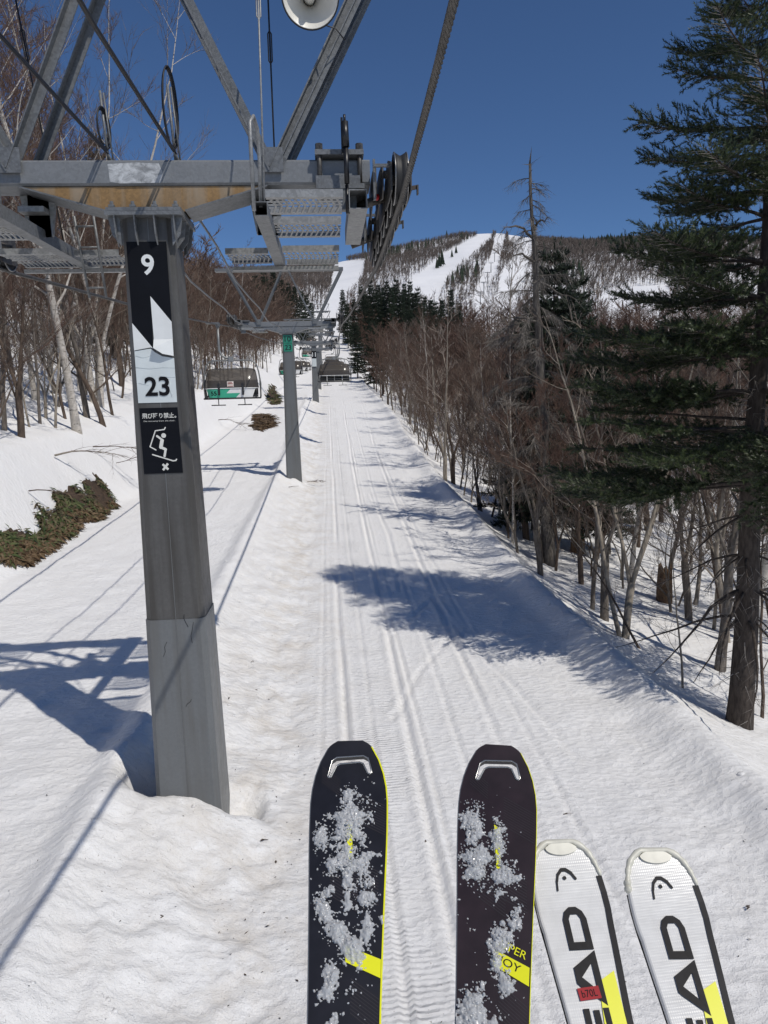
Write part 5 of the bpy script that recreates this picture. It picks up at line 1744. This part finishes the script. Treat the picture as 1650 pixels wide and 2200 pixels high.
# ---- bamboo grass and bare earth at the foot of the left bank
def patch(name, poly, nblades, seed, label, Lr, leafmat, earth=True):
    """poly: photograph-measured outline dropped onto the bank"""
    W = [hit(px, py) for px, py in poly]
    P2 = [(w.x, w.y) for w in W]
    x0, x1 = min(p[0] for p in P2), max(p[0] for p in P2); y0, y1 = min(p[1] for p in P2), max(p[1] for p in P2)
    if earth:
        nx, ny = 26, 60
        gx = np.linspace(x0 - .2, x1 + .2, nx); gy = np.linspace(y0 - .3, y1 + .3, ny)
        XX, YY = np.meshgrid(gx, gy)
        ins = in_poly(XX.ravel() + 0.5 * vnoise(XX.ravel() * 2, YY.ravel() * 2), YY.ravel() + 0.9 * vnoise(XX.ravel() * 2 + 7, YY.ravel() * 1.3), P2).reshape(ny, nx)
        ZZ = G(XX, YY) + np.where(ins, 0.05, -0.12)
        V = np.stack([XX, YY, ZZ], -1).reshape(-1, 3)
        i = np.arange(nx - 1)[None, :] + nx * np.arange(ny - 1)[:, None]
        F = np.stack([i, i + 1, i + nx + 1, i + nx], -1).reshape(-1, 4)
        keep = ins.ravel()[F].any(1)
        o = np_mesh('bare_earth', V, F[keep], MT['soil'], True)
        tag(o, 'strip of dark earth melted out of the snowbank', None, None, 'structure')
    rd = random.Random(seed)
    rs = np.random.RandomState(seed)
    x = x0 + (x1 - x0) * rs.rand(nblades * 6); y = y0 + (y1 - y0) * rs.rand(nblades * 6)
    ok = in_poly(x + 0.5 * vnoise(x * 2, y * 2), y + 0.9 * vnoise(x * 2 + 7, y * 1.3), P2)
    x = x[ok][:nblades]; y = y[ok][:nblades]
    zz = G(x, y)
    gx_ = (G(x + .2, y, False) - G(x - .2, y, False)) / .4; gy_ = (G(x, y + .2, False) - G(x, y - .2, False)) / .4
    V = []; F = []
    for x, y, z, sx_, sy_ in zip(x, y, zz, gx_, gy_):
        nrm = Vector((-sx_, -sy_, 1)).normalized()
        dn = Vector((0.9, -0.25, 0)); a = rd.gauss(0, 1.15)
        d = Vector((dn.x * math.cos(a) - dn.y * math.sin(a), dn.x * math.sin(a) + dn.y * math.cos(a), 0))
        d = (d - nrm * d.dot(nrm)).normalized()
        d = (d + nrm * rd.uniform(-.05, .26)).normalized()
        L = rd.uniform(*Lr); w = L * rd.uniform(.06, .13)
        sd = (d.cross(nrm) + nrm * rd.uniform(-.5, .5)).normalized() * w
        if vnoise(np.array([x * 1.7 + 3]), np.array([y * 1.7]))[0] > 0.16: continue
        p = Vector((x, y, z)) + nrm * rd.uniform(.03, .08)
        md = p + d * L * .45 + nrm * .05 * L; e = p + d * L - nrm * .10 * L
        o = len(V)
        V += [p - sd * .4, p + sd * .4, md + sd, md - sd, e]
        F += [(o, o + 1, o + 2), (o, o + 2, o + 3), (o + 3, o + 2, o + 4)]
    ob = np_mesh(name, np.array([tuple(v) for v in V]), np.array(F), MT[leafmat])
    tag(ob, label, 'grass', None, 'stuff')
main = [(-40, 1225), (40, 1213), (110, 1168), (165, 1128), (230, 1100), (236, 1060), (208, 1028), (175, 1036), (140, 1062), (95, 1080), (70, 1098), (98, 1118), (72, 1140), (30, 1146), (5, 1130), (-40, 1132)]
patch('bamboo_grass', main, 3600, 1, 'flattened green bamboo grass at the foot of the bank', (0.16, 0.40), 'sasa_leaf')
patch('dry_grass', [(-40, 1228), (60, 1212), (165, 1134), (240, 1096), (225, 1070), (170, 1095), (110, 1140), (40, 1185), (-40, 1190)], 2600, 2, 'brown dry leaves along the lower edge of the bamboo grass', (0.15, 0.4), 'sasa_dry', False)
patch('bamboo_grass', [(538, 918), (560, 930), (592, 915), (590, 898), (570, 890), (545, 890)], 900, 3, 'brown grass tuft melting out below chair 55', (0.25, 0.6), 'sasa_dry')
patch('bamboo_grass', [(570, 850), (583, 870), (602, 868), (600, 850), (590, 828), (576, 830)], 700, 4, 'small grass tuft higher up the bank past chair 55', (0.3, 0.7), 'sasa_leaf')

# ---- fallen branches on the bank
def fallen(px, py, L, az, seed, label, mt='bark_pale', r=0.035):
    b = hit(px, py); rd = random.Random(seed)
    m = MB(); w = MB()
    p = b + Vector((0, 0, 0.10))
    def settle(v, h): return Vector((v.x, v.y, max(v.z, g1(v.x, v.y, True) + h)))
    q = [p]; d = Vector((math.cos(az), math.sin(az), 0.15))
    for j in range(8):
        d = (d + Vector((rd.uniform(-.25, .25), rd.uniform(-.25, .25), rd.uniform(-.2, .1)))).normalized()
        q.append(settle(q[-1] + d * L / 8, 0.05))
    m.tube(q, [r * (1 - j / 9.5) for j in range(9)], 6)
    for j in range(16):
        pp, e = along(q, rd.uniform(.2, 1)); v = (e + Vector((rd.uniform(-1, 1), rd.uniform(-1, 1), rd.uniform(-.1, .5))) * .8).normalized(); l2 = L * rd.uniform(.2, .5)
        q2 = [pp]
        for h in range(4):
            v = (v + Vector((rd.uniform(-.2, .2), rd.uniform(-.2, .2), -.08))).normalized(); q2.append(settle(q2[-1] + v * l2 / 4, 0.03))
        w.tube(q2, [.009, .008, .006, .004, .002], 4, False)
        for h in range(4):
            p3, e3 = along(q2, rd.uniform(.2, 1)); spike(w, p3, settle(p3 + (e3 + Vector((rd.uniform(-1, 1), rd.uniform(-1, 1), .2))).normalized() * l2 * .4, .02), .0035)
    T = thing('fallen_branch', b, label, 'branch')
    m.build('stem', MT[mt], T); w.build('twigs', MT['twig_brown'], T)
fallen(118, 985, 2.4, 0.35, 1, 'pale bent broken branch lying on the snowbank')
fallen(200, 965, 2.2, -0.1, 2, 'dark forked branch lying beside tower 9 on the snowbank', 'bark_brown', 0.025)
fallen(62, 1062, 1.8, 0.2, 3, 'thin dark branch poking from the top of the bamboo grass', 'bark_brown', 0.02)
fallen(470, 905, 3.2, -0.5, 4, 'long curved branch on the bank under chair 55', 'bark_brown', 0.03)
fallen(250, 1000, 1.8, -0.3, 5, 'reddish brushy twig bundle at the bank foot near tower 9', 'bark_brown', 0.015)
fallen(660, 1040, 0.7, 0.2, 6, 'short stick lying beside the foot of tower 10', 'bark_brown', 0.012)

# loose snow clods and fine forest litter on the near snow
def clods():
    rd = random.Random(12); m = MB()
    ico = bmesh.new(); bmesh.ops.create_icosphere(ico, subdivisions=2, radius=1.0); IV = [v.co.copy() for v in ico.verts]; IF = [tuple(v.index for v in f.verts) for f in ico.faces]; ico.free()
    xs_ = []; ys_ = []
    for k in range(80):
        q = rd.random()
        if q < .5: x, y = rd.gauss(-2.2, .28), rd.uniform(4.5, 24)
        elif q < .8: x, y = rd.gauss(-1.3, .5), rd.uniform(4.5, 12)
        else: x, y = rd.gauss(4.9, .35), rd.uniform(7, 24)
        xs_.append(x); ys_.append(y)
    zs_ = G(np.array(xs_), np.array(ys_))
    for x, y, z in zip(xs_, ys_, zs_):
        r = rd.uniform(.008, .026) * (1.5 if rd.random() < .1 else 1); ph = rd.uniform(0, 9)
        m.add([Vector((x, y, z - r * .05)) + Vector((p.x * r * 1.2, p.y * r, p.z * r * .75)) * (1 + .30 * math.sin(p.x * 4 + ph) * math.cos(p.y * 3.3 + ph) + .15 * math.sin(p.z * 7 + ph)) for p in IV], IF, True)
    tag(m.build('snow_clods', MT['snow']), 'loose lumps of crusty snow scattered along the ridge', 'snow', None, 'stuff')
clods()
def debris():
    rd = random.Random(13); m = MB(); xs_ = []; ys_ = []
    for k in range(520):
        q = rd.random(); y = 4.3 + 16 * rd.random() ** 1.6
        x = rd.gauss(-0.9, .45) if q < .4 else rd.uniform(-3.5, 4.8)
        if q > .8: x, y = rd.uniform(5.0, 8.5), rd.uniform(7, 18)
        xs_.append(x); ys_.append(y)
    zs_ = G(np.array(xs_), np.array(ys_))
    for x, y, z in zip(xs_, ys_, zs_):
        a = rd.uniform(0, 6.28); L = rd.uniform(.008, .03) * (2.2 if rd.random() < .08 else 1); p = Vector((x, y, z + .006))
        e = p + Vector((math.cos(a), math.sin(a), rd.uniform(0, .3))) * L; w = Vector((-math.sin(a), math.cos(a), 0)) * L * rd.uniform(.08, .3)
        m.add([p - w * .5, p.lerp(e, .5) - w, e, p.lerp(e, .5) + w], [(0, 1, 2, 3)])
    tag(m.build('forest_litter', MT['soil']), 'tiny brown needles and bark bits littering the near snow', 'litter', None, 'stuff')
debris()

# small litter on the snow
def litter(px, py, L, az, label, r=0.006):
    b = hit(px, py); m = MB()
    pts = [b + Vector((math.cos(az) * L * k / 4 + .02 * math.sin(k * 2), math.sin(az) * L * k / 4, 0.012 + .008 * math.sin(k))) for k in range(5)]
    m.tube(pts, [r, r, r * .8, r * .6, r * .3], 5)
    o = m.build('twig', MT['bark_brown'], None, b); tag(o, label, 'twig')
litter(515, 2030, 0.16, -1.1, 'thin curved twig lying on the snow left of the black skis', 0.003)
litter(345, 1975, 0.05, 1.2, 'tiny reddish leaf stalk on the snow below tower 9', 0.005)
litter(612, 1978, 0.05, 0.5, 'tiny brown leaf scrap on dirty snow', 0.006)
litter(560, 1808, 0.06, 0.3, 'reddish bark scrap at the foot of the tower mound', 0.008)
litter(1210, 1752, 0.10, 0.2, 'small dark twig on the snow above the white skis', 0.006)
litter(1605, 1955, 0.06, 0.9, 'brown seed scrap on the snow beside the outer white ski', 0.008)
litter(620, 1047, 0.5, 0.6, 'stick on the ridge below tower 10', 0.012)

# ================================================================== SKIS
def ski_frame(tip, D, psi_deg, theta_deg, shift):
    th = R(theta_deg); ps = R(psi_deg)
    P0 = ray(*tip) * D
    b = Vector((-math.sin(ps) * math.cos(th), -math.cos(ps) * math.cos(th), -math.sin(th)))
    a = Vector((math.cos(ps), -math.sin(ps), 0))
    n = a.cross(-b)
    P0 = P0 + a * shift
    def bend(v):
        return 0.9 * max(0.0, 0.10 - v) ** 2 - 0.02 * max(0.0, v - 0.5) ** 2 * 0
    return lambda u, v, w: P0 + a * u + b * v + n * (w + bend(v)), P0

def outline(prof, L, step=0.012, hole=None):
    vs = [p[0] for p in prof]; hs = [p[1] for p in prof]
    v = list(np.concatenate([np.arange(0, 0.10, 0.004), np.arange(0.10, L, step), [L]]))
    r = [(float(np.interp(q, vs, hs)), float(q)) for q in v]
    return r + [(-x, q) for x, q in reversed(r)]

def smooth_prof(prof):
    """denser, rounded version of a half-width table"""
    v = np.array([p[0] for p in prof]); h = np.array([p[1] for p in prof])
    vv = np.unique(np.concatenate([np.linspace(0, .12, 40), np.linspace(.12, v[-1], 60)]))
    hh = np.interp(vv, v, h)
    for _ in range(3):
        k = np.array([.25, .5, .25]); hp = np.pad(hh, 1, mode='edge'); hs = hp[:-2] * .25 + hp[1:-1] * .5 + hp[2:] * .25
        hs[0] = hh[0]; hh = hs
    return list(zip(vv, hh))

def slab(mb, poly, hole, fn, t0, t1):
    loops = [poly] + ([hole] if hole else [])
    tr = tessellate_polygon([[Vector((x, y, 0)) for x, y in l] for l in loops])
    allp = [p for l in loops for p in l]; n = len(allp)
    V = [fn(x, y, t0) for x, y in allp] + [fn(x, y, t1) for x, y in allp]
    F = [tuple(reversed(t)) for t in tr] + [tuple(i + n for i in t) for t in tr]
    o = 0
    for l in loops:
        k = len(l)
        F += [(o + i, o + (i + 1) % k, n + o + (i + 1) % k, n + o + i) for i in range(k)]
        o += k
    mb.add(V, F)

def ribbon(prof, side, v0, v1, inset0, inset1, fn, w, n=40):
    V = []; F = []
    vs = [p[0] for p in prof]; hs = [p[1] for p in prof]
    for k in range(n + 1):
        v = v0 + (v1 - v0) * k / n; h = float(np.interp(v, vs, hs))
        V += [fn(side * (h - inset0), v, w), fn(side * (h - inset1), v, w)]
    for k in range(n):
        F.append((2 * k, 2 * k + 1, 2 * k + 3, 2 * k + 2))
    return V, F

BP = smooth_prof([(0, .021), (.0025, .028), (.008, .0345), (.02, .0420), (.045, .053), (.075, .0595), (.11, .0615), (.16, .0600), (.25, .054), (.39, .0465), (.60, .040), (.75, .038), (1.0, .041), (1.25, .049), (1.40, .050), (1.46, .044)])
SLOT = [(-.036, .060), (-.030, .034), (-.022, .0285), (.022, .0265), (.030, .031), (.036, .055), (.033, .058), (.029, .056), (.022, .040), (.016, .0375), (-.016, .0395), (-.022, .043), (-.030, .061), (-.033, .0625)]

def black_ski(tip, psi, shift, body, label, patches, seed, mirror_text):
    fn, P0 = ski_frame(tip, 1.2, psi, 30, shift)
    S = thing('ski', P0, label, 'ski', 'black skis')
    poly = outline(BP, 1.46)
    m = MB(); slab(m, poly, list(reversed(SLOT)), fn, -0.010, 0.0); m.build('top_sheet', MT[body], S)
    # bevelled rim of the tip slot
    m = MB(); m.tube([fn(u, v, 0.0005) for u, v in SLOT + SLOT[:1]], 0.0013, 6, False); m.build('slot_rim', MT['ski_edge_metal'], S)
    # printed diagonal hatching
    m = MB()
    for (uc, vc, n_, L_) in ((0.035, .10, 12, .05), (-.03, .055, 7, .03), (.02, .20, 12, .05), (-.005, .225, 8, .04), (.03, .36, 10, .045)):
        for k in range(n_):
            v = vc + k * 0.0042
            pts = [(uc - L_ / 2, v - .012), (uc + L_ / 2, v + .012)]
            hw_ = float(np.interp(v, [p[0] for p in BP], [p[1] for p in BP])) - .004
            pts = [(max(-hw_, min(hw_, p[0])), p[1]) for p in pts]
            if abs(pts[0][0] - pts[1][0]) < .01: continue
            m.add([fn(pts[0][0], pts[0][1], .0006), fn(pts[1][0], pts[1][1], .0006), fn(pts[1][0], pts[1][1] + .0011, .0006), fn(pts[0][0], pts[0][1] + .0011, .0006)], [(0, 1, 2, 3)])
    m.build('hatching', MT['ski_line'], S)['kind'] = 'stuff'
    m = MB(); m.add(*ribbon(BP, 1, .012, 1.40, -0.0004, .0019 if seed == 1 else .0006, fn, 0.0012, 60)); m.build('yellow_edge', MT['ski_yellow'], S)
    m = MB(); m.add(*ribbon(BP, -1, .012, 1.40, -0.0004, .0012, fn, 0.0008, 60)); m.build('edge_line', MT['ski_edge_metal'], S)
    m = MB(); m.plate([(.0, .309), (.0475, .327), (.0465, .349), (.0, .329)], lambda u, v, w: fn(u, v, .0010)); m.build('yellow_band', MT['ski_yellow'], S)
    m = MB(); m.plate([(-.004, .135), (.006, .14), (.007, .205), (.001, .20)], lambda u, v, w: fn(u, v, .0010)); m.build('yellow_flash', MT['ski_yellow'], S)
    if mirror_text:
        for txt, uc, vc, h, mt, wd in (('SUPER', .0235, .3065, .0100, 'ski_yellow', .043), ('JOY', .021, .327, .0125, 'ski_print', .030)):
            V, F = fit_text(txt, h, 0.0, wd)
            a_ = R(20)
            m = MB(); m.add([fn(uc + x * math.cos(a_) + y * math.sin(a_), vc + x * math.sin(a_) - y * math.cos(a_), .0016) for x, y in V], F); m.build('lettering', MT[mt], S)
    # clumps of wet granular snow lying on the ski
    rd = random.Random(seed)
    m = MB()
    du = 0.0011
    U, Vv = np.meshgrid(np.arange(-.064, .0641, du), np.arange(.06, .47, du))
    fld = np.zeros_like(U)
    for (uc, vc, ru, rv, n_, hmax) in patches:
        if n_ < 150: continue
        fld = np.maximum(fld, np.exp(-(((U - uc) / (ru * .95)) ** 2 + ((Vv - vc) / (rv * .95)) ** 2)) * (0.62 + hmax * 75))
    fld = fld + 0.75 * fbm(U * 80 + seed * 7, Vv * 80, 3) + 0.38 * fbm(U * 300, Vv * 300 + seed, 2)
    hgt = np.clip(fld - 0.56, -0.06, 1.0)
    hgt = np.sign(hgt) * np.abs(hgt) ** 0.8 * 0.0085 + np.where(hgt > 0, 0.0020 * fbm(U * 480, Vv * 480, 2) + 0.0006, -0.0004)
    hwv = np.interp(Vv, [p[0] for p in BP], [p[1] for p in BP])
    ok = (np.abs(U) < hwv - .0012) & (hgt > 0)
    idx = -np.ones(U.shape, int)
    need = ok.copy()
    for dj, di in ((0, 1), (1, 0), (1, 1), (0, -1), (-1, 0), (-1, -1), (1, -1), (-1, 1)):
        need |= np.roll(np.roll(ok, dj, 0), di, 1)
    need &= np.abs(U) < hwv - .0002
    idx[need] = np.arange(need.sum())
    pv = [fn(float(a_), float(b_), max(-0.0012, float(c_))) for a_, b_, c_ in zip(U[need], Vv[need], hgt[need])]
    q0, q1, q2_, q3 = idx[:-1, :-1], idx[:-1, 1:], idx[1:, 1:], idx[1:, :-1]
    any_ = ok[:-1, :-1] | ok[:-1, 1:] | ok[1:, 1:] | ok[1:, :-1]
    fm = (q0 >= 0) & (q1 >= 0) & (q2_ >= 0) & (q3 >= 0) & any_
    m.add(pv, np.stack([q0[fm], q3[fm], q2_[fm], q1[fm]], -1).tolist(), True)
    ico = bmesh.new(); bmesh.ops.create_icosphere(ico, subdivisions=1, radius=1.0); IV = [v.co.copy() for v in ico.verts]; IF = [tuple(v.index for v in f.verts) for f in ico.faces]; ico.free()
    hv = [p[0] for p in BP]; hh = [p[1] for p in BP]
    for (uc, vc, ru, rv, n_, hmax) in patches:
        for k in range(int(n_ * 0.22)):
            a_ = rd.uniform(0, 6.283); q = rd.random() ** 0.62 * 1.12
            q2 = q * (1 + 0.35 * math.sin(3 * a_ + uc * 90) * rd.random())
            u = uc + ru * q2 * math.cos(a_); v = vc + rv * q2 * math.sin(a_)
            if abs(u) > float(np.interp(v, hv, hh)) - .0015: continue
            r = rd.uniform(.0009, .0024) * (1.15 - .5 * q)
            c = fn(u, v, r * .5 + rd.random() * hmax * (1 - q ** 2))
            rot = Matrix.Rotation(rd.uniform(0, 6.28), 3, Vector((rd.random(), rd.random(), 1)).normalized())
            sc = Vector((r * rd.uniform(.7, 1.4), r * rd.uniform(.7, 1.4), r * rd.uniform(.6, 1.1)))
            m.add([c + rot @ Vector((p.x * sc.x, p.y * sc.y, p.z * sc.z)) for p in IV], IF)
    o = m.build('snow_clumps', MT['wet_snow'], None, P0)
    tag(o, 'wet granular snow stuck on the ' + ('left' if seed == 1 else 'right') + ' black ski', 'snow', None, 'stuff')

black_ski((748, 1598), 4.21, 0.004, 'ski_black', 'black ski with yellow right edge and snow clumps, farther from the white skis',
          [(.0, .135, .024, .05, 900, .008), (-.040, .165, .013, .022, 360, .005), (-.002, .20, .034, .022, 800, .007), (.028, .105, .022, .02, 120, .002), (-.033, .255, .014, .028, 380, .005), (.024, .245, .018, .035, 420, .005),
           (-.012, .29, .018, .022, 330, .005), (.010, .312, .020, .018, 420, .007), (.03, .29, .012, .03, 160, .003), (-.02, .35, .014, .03, 160, .004), (.012, .36, .02, .02, 90, .003), (-.015, .41, .014, .02, 220, .005), (.0, .2, .05, .12, 160, .001), (.02, .42, .02, .03, 80, .003)], 1, False)
black_ski((1075, 1607), 14.84, -0.003, 'ski_plum', 'dark plum-black ski beside the white skis',
          [(-.037, .14, .017, .045, 800, .006), (-.030, .195, .024, .035, 900, .007), (.003, .155, .014, .03, 420, .006), (.012, .21, .022, .025, 620, .006), (.028, .265, .012, .025, 200, .004), (.008, .298, .017, .022, 420, .008),
           (.004, .325, .010, .018, 160, .004), (.016, .345, .014, .02, 160, .003), (-.025, .385, .022, .035, 620, .008), (-.034, .42, .014, .03, 360, .007), (.0, .41, .02, .03, 160, .004), (.0, .25, .05, .14, 120, .001)], 2, True)

WP = smooth_prof([(0, .020), (.003, .028), (.012, .038), (.026, .0455), (.045, .0508), (.07, .0528), (.10, .0525), (.16, .047), (.235, .0400), (.36, .0355), (.6, .033), (.9, .036), (1.2, .045), (1.38, .044), (1.44, .036)])

def head_letters():
    """letters drawn with x along the reading direction (towards the tip) and y to the left across the ski"""
    D_ = [[(0, 0), (.010, 0), (.010, .034), (0, .034)], [(.010, 0), (.040, 0), (.050, .004), (.056, .012), (.046, .012), (.040, .0085), (.010, .0085)],
          [(.046, .012), (.056, .012), (.056, .022), (.046, .022)], [(.046, .022), (.056, .022), (.050, .030), (.040, .034), (.010, .034), (.010, .0255), (.040, .0255)]]
    A_ = [[(0, 0), (.011, 0), (.034, .0255), (.046, .034), (.027, .034), (.023, .030)], [(.027, .034), (.046, .034), (.060, .010), (.049, .010), (.034, .0255)],
          [(.049, .010), (.060, .010), (.066, 0), (.055, 0)], [(.0085, 0.0), (.018, .0085), (.052, .0085), (.055, 0)]]
    E_ = [[(0, 0), (.010, 0), (.010, .034), (0, .034)], [(.010, 0), (.048, 0), (.048, .008), (.010, .008)], [(.010, .013), (.046, .013), (.046, .021), (.010, .021)], [(.010, .026), (.048, .026), (.048, .034), (.010, .034)]]
    H_ = [[(0, 0), (.011, 0), (.011, .034), (0, .034)], [(.041, 0), (.052, 0), (.052, .034), (.041, .034)], [(.011, .0125), (.041, .0125), (.041, .0215), (.011, .0215)]]
    return D_, A_, E_, H_

def white_ski(tip, psi, shift, label, sticker, D=1.1):
    fn, P0 = ski_frame(tip, D, psi, 30, shift)
    S = thing('ski', P0, label, 'ski', 'white skis')
    poly = outline(WP, 1.44)
    # body with a rounded cap: wider bottom, narrower raised top
    m = MB()
    V = []; n = len(poly)
    lay = [(-.012, 1.0, 0), (-.004, 1.0, 0), (-.0008, .975, .0), (0.0, .93, 0)]
    F = []
    for w, k, _ in lay: V += [fn(u * k, v + (1 - k) * .05 * (1 if v < .05 else 0), w) for u, v in poly]
    for q in range(len(lay) - 1):
        F += [(q * n + i, q * n + (i + 1) % n, (q + 1) * n + (i + 1) % n, (q + 1) * n + i) for i in range(n)]
    tr = tessellate_polygon([[Vector((x, y, 0)) for x, y in poly]])
    F += [tuple(i + (len(lay) - 1) * n for i in t) for t in tr] + [tuple(reversed(t)) for t in tr]
    m.add(V, F); m.build('top_sheet', MT['ski_white'], S)
    # moulded tip guard
    vs = [p[0] for p in WP]; hs = [p[1] for p in WP]
    hwf = lambda v: float(np.interp(v, vs, hs))
    path = [(-hwf(v), v) for v in np.linspace(.058, 0.0, 16)] + [(hwf(v), v) for v in np.linspace(0, .050, 14)]
    m = MB(); m.tube([fn(u, v + .002, .0005) for u, v in path], [.0026 + .0022 * math.sin(math.pi * k / (len(path) - 1)) + (.0008 * math.sin(k * 1.9)) for k in range(len(path))], 8)
    for u, v in ((-hwf(.052), .055), (-hwf(.045), .047)): m.lathe([(0, .004), (.0045, .003), (.006, -.004)], fn(u, v, .001), fn(0, 0, 1) - fn(0, 0, 0), 10, closed=False)
    g = m.build('tip_guard', MT['tip_cream'], S)
    m = MB()
    lens = [(.024 * math.cos(math.pi * k / 16), .011 + .0105 * math.sin(math.pi * k / 16)) for k in range(17)] + [(-.024 + .048 * k / 8, .009 - .006 * math.sin(math.pi * k / 8)) for k in range(1, 8)]
    m.plate(lens, fn, .0006, .0038); m.build('guard_pad', MT['tip_cream'], g)
    # dark right-hand sidewall band and thin left edge
    m = MB(); m.add(*ribbon(WP, 1, .052, 1.40, -.0012, .0072, fn, .0014, 60)); m.add(*[(lambda VF: (VF[0], [tuple(reversed(f)) for f in VF[1]]))(ribbon(WP, 1, .052, 1.40, -.0014, -.0013, fn, -.010, 60))][0]); m.build('dark_edge_band', MT['ski_sidewall'], S)
    m = MB(); m.tube([fn(-hwf(v) - .0004, v, -.010) for v in np.linspace(.06, 1.38, 50)], .0012, 5); m.build('steel_edge', MT['ski_sidewall'], S)
    # yellow wedge
    m = MB(); m.plate([(.034, .176), (.010, .188), (.004, .235), (.002, .300), (.0, .42), (.028, .42), (.029, .30), (.033, .235)], lambda u, v, w: fn(u, v, .0016)); m.build('yellow_wedge', MT['ski_yellow'], S)
    # emblem: an arched bow with a dot
    m = MB()
    arc = [(-.0215, .0655), (-.0200, .054), (-.0165, .044), (-.0100, .0375), (-.0035, .0375), (.0035, .0425), (.0085, .0505)]
    arc = [(u + .004, v + .004) for u, v in arc]
    pol = []
    for (p, q), w0 in zip(zip(arc[:-1], arc[1:]), (.0028, .0034, .0042, .0050, .0048, .0040)):
        pol += stroke([p, q], w0)
    dot = [(-.0035 + .0028 * math.cos(k * .5236), .0530 + .0028 * math.sin(k * .5236)) for k in range(12)]
    strokes_mesh(m, pol + [dot], lambda u, v, w: fn(u, v, w), .0016, .00001); m.build('emblem', MT['ski_print'], S)
    # lettering along the ski, read towards the tip
    Ld, La, Le, Lh = head_letters()
    for nm, L_, v_end in (('letter_d', Ld, .093), ('letter_a', La, .150), ('letter_e', Le, .218), ('letter_h', Lh, .270)):
        wid = max(x for p in L_ for x, y in p)
        m = MB()
        for k, p in enumerate(L_):
            m.plate([(.0145 - y, v_end + (wid - x)) for x, y in p], lambda u, v, w, k=k: fn(u, v, .0019 + k * .00004))
        m.build(nm, MT['ski_print'], S)
    if sticker:
        a_ = R(-4)
        def st(x, y, w):
            return fn(-.0065 + x * math.cos(a_) - y * math.sin(a_), .2010 + x * math.sin(a_) + y * math.cos(a_), w)
        m = MB(); m.plate([(-.0145, -.0072), (.0145, -.0072), (.0145, .0072), (-.0145, .0072)], st, .0022, .0026); q = m.build('red_sticker', MT['red_paint'], S)
        V, F = fit_text('b70L', .0085, 0.0, .021)
        m = MB(); m.add([st(x, -y, .0030) for x, y in V], F); m.build('sticker_number', MT['sign_ink'], q)

white_ski((1210, 1812), 2.12, -0.008, 'white ski with a red sticker over its lettering', True)
white_ski((1415, 1830), 5.39, -0.010, 'white ski without a sticker, outermost of the four skis', False)
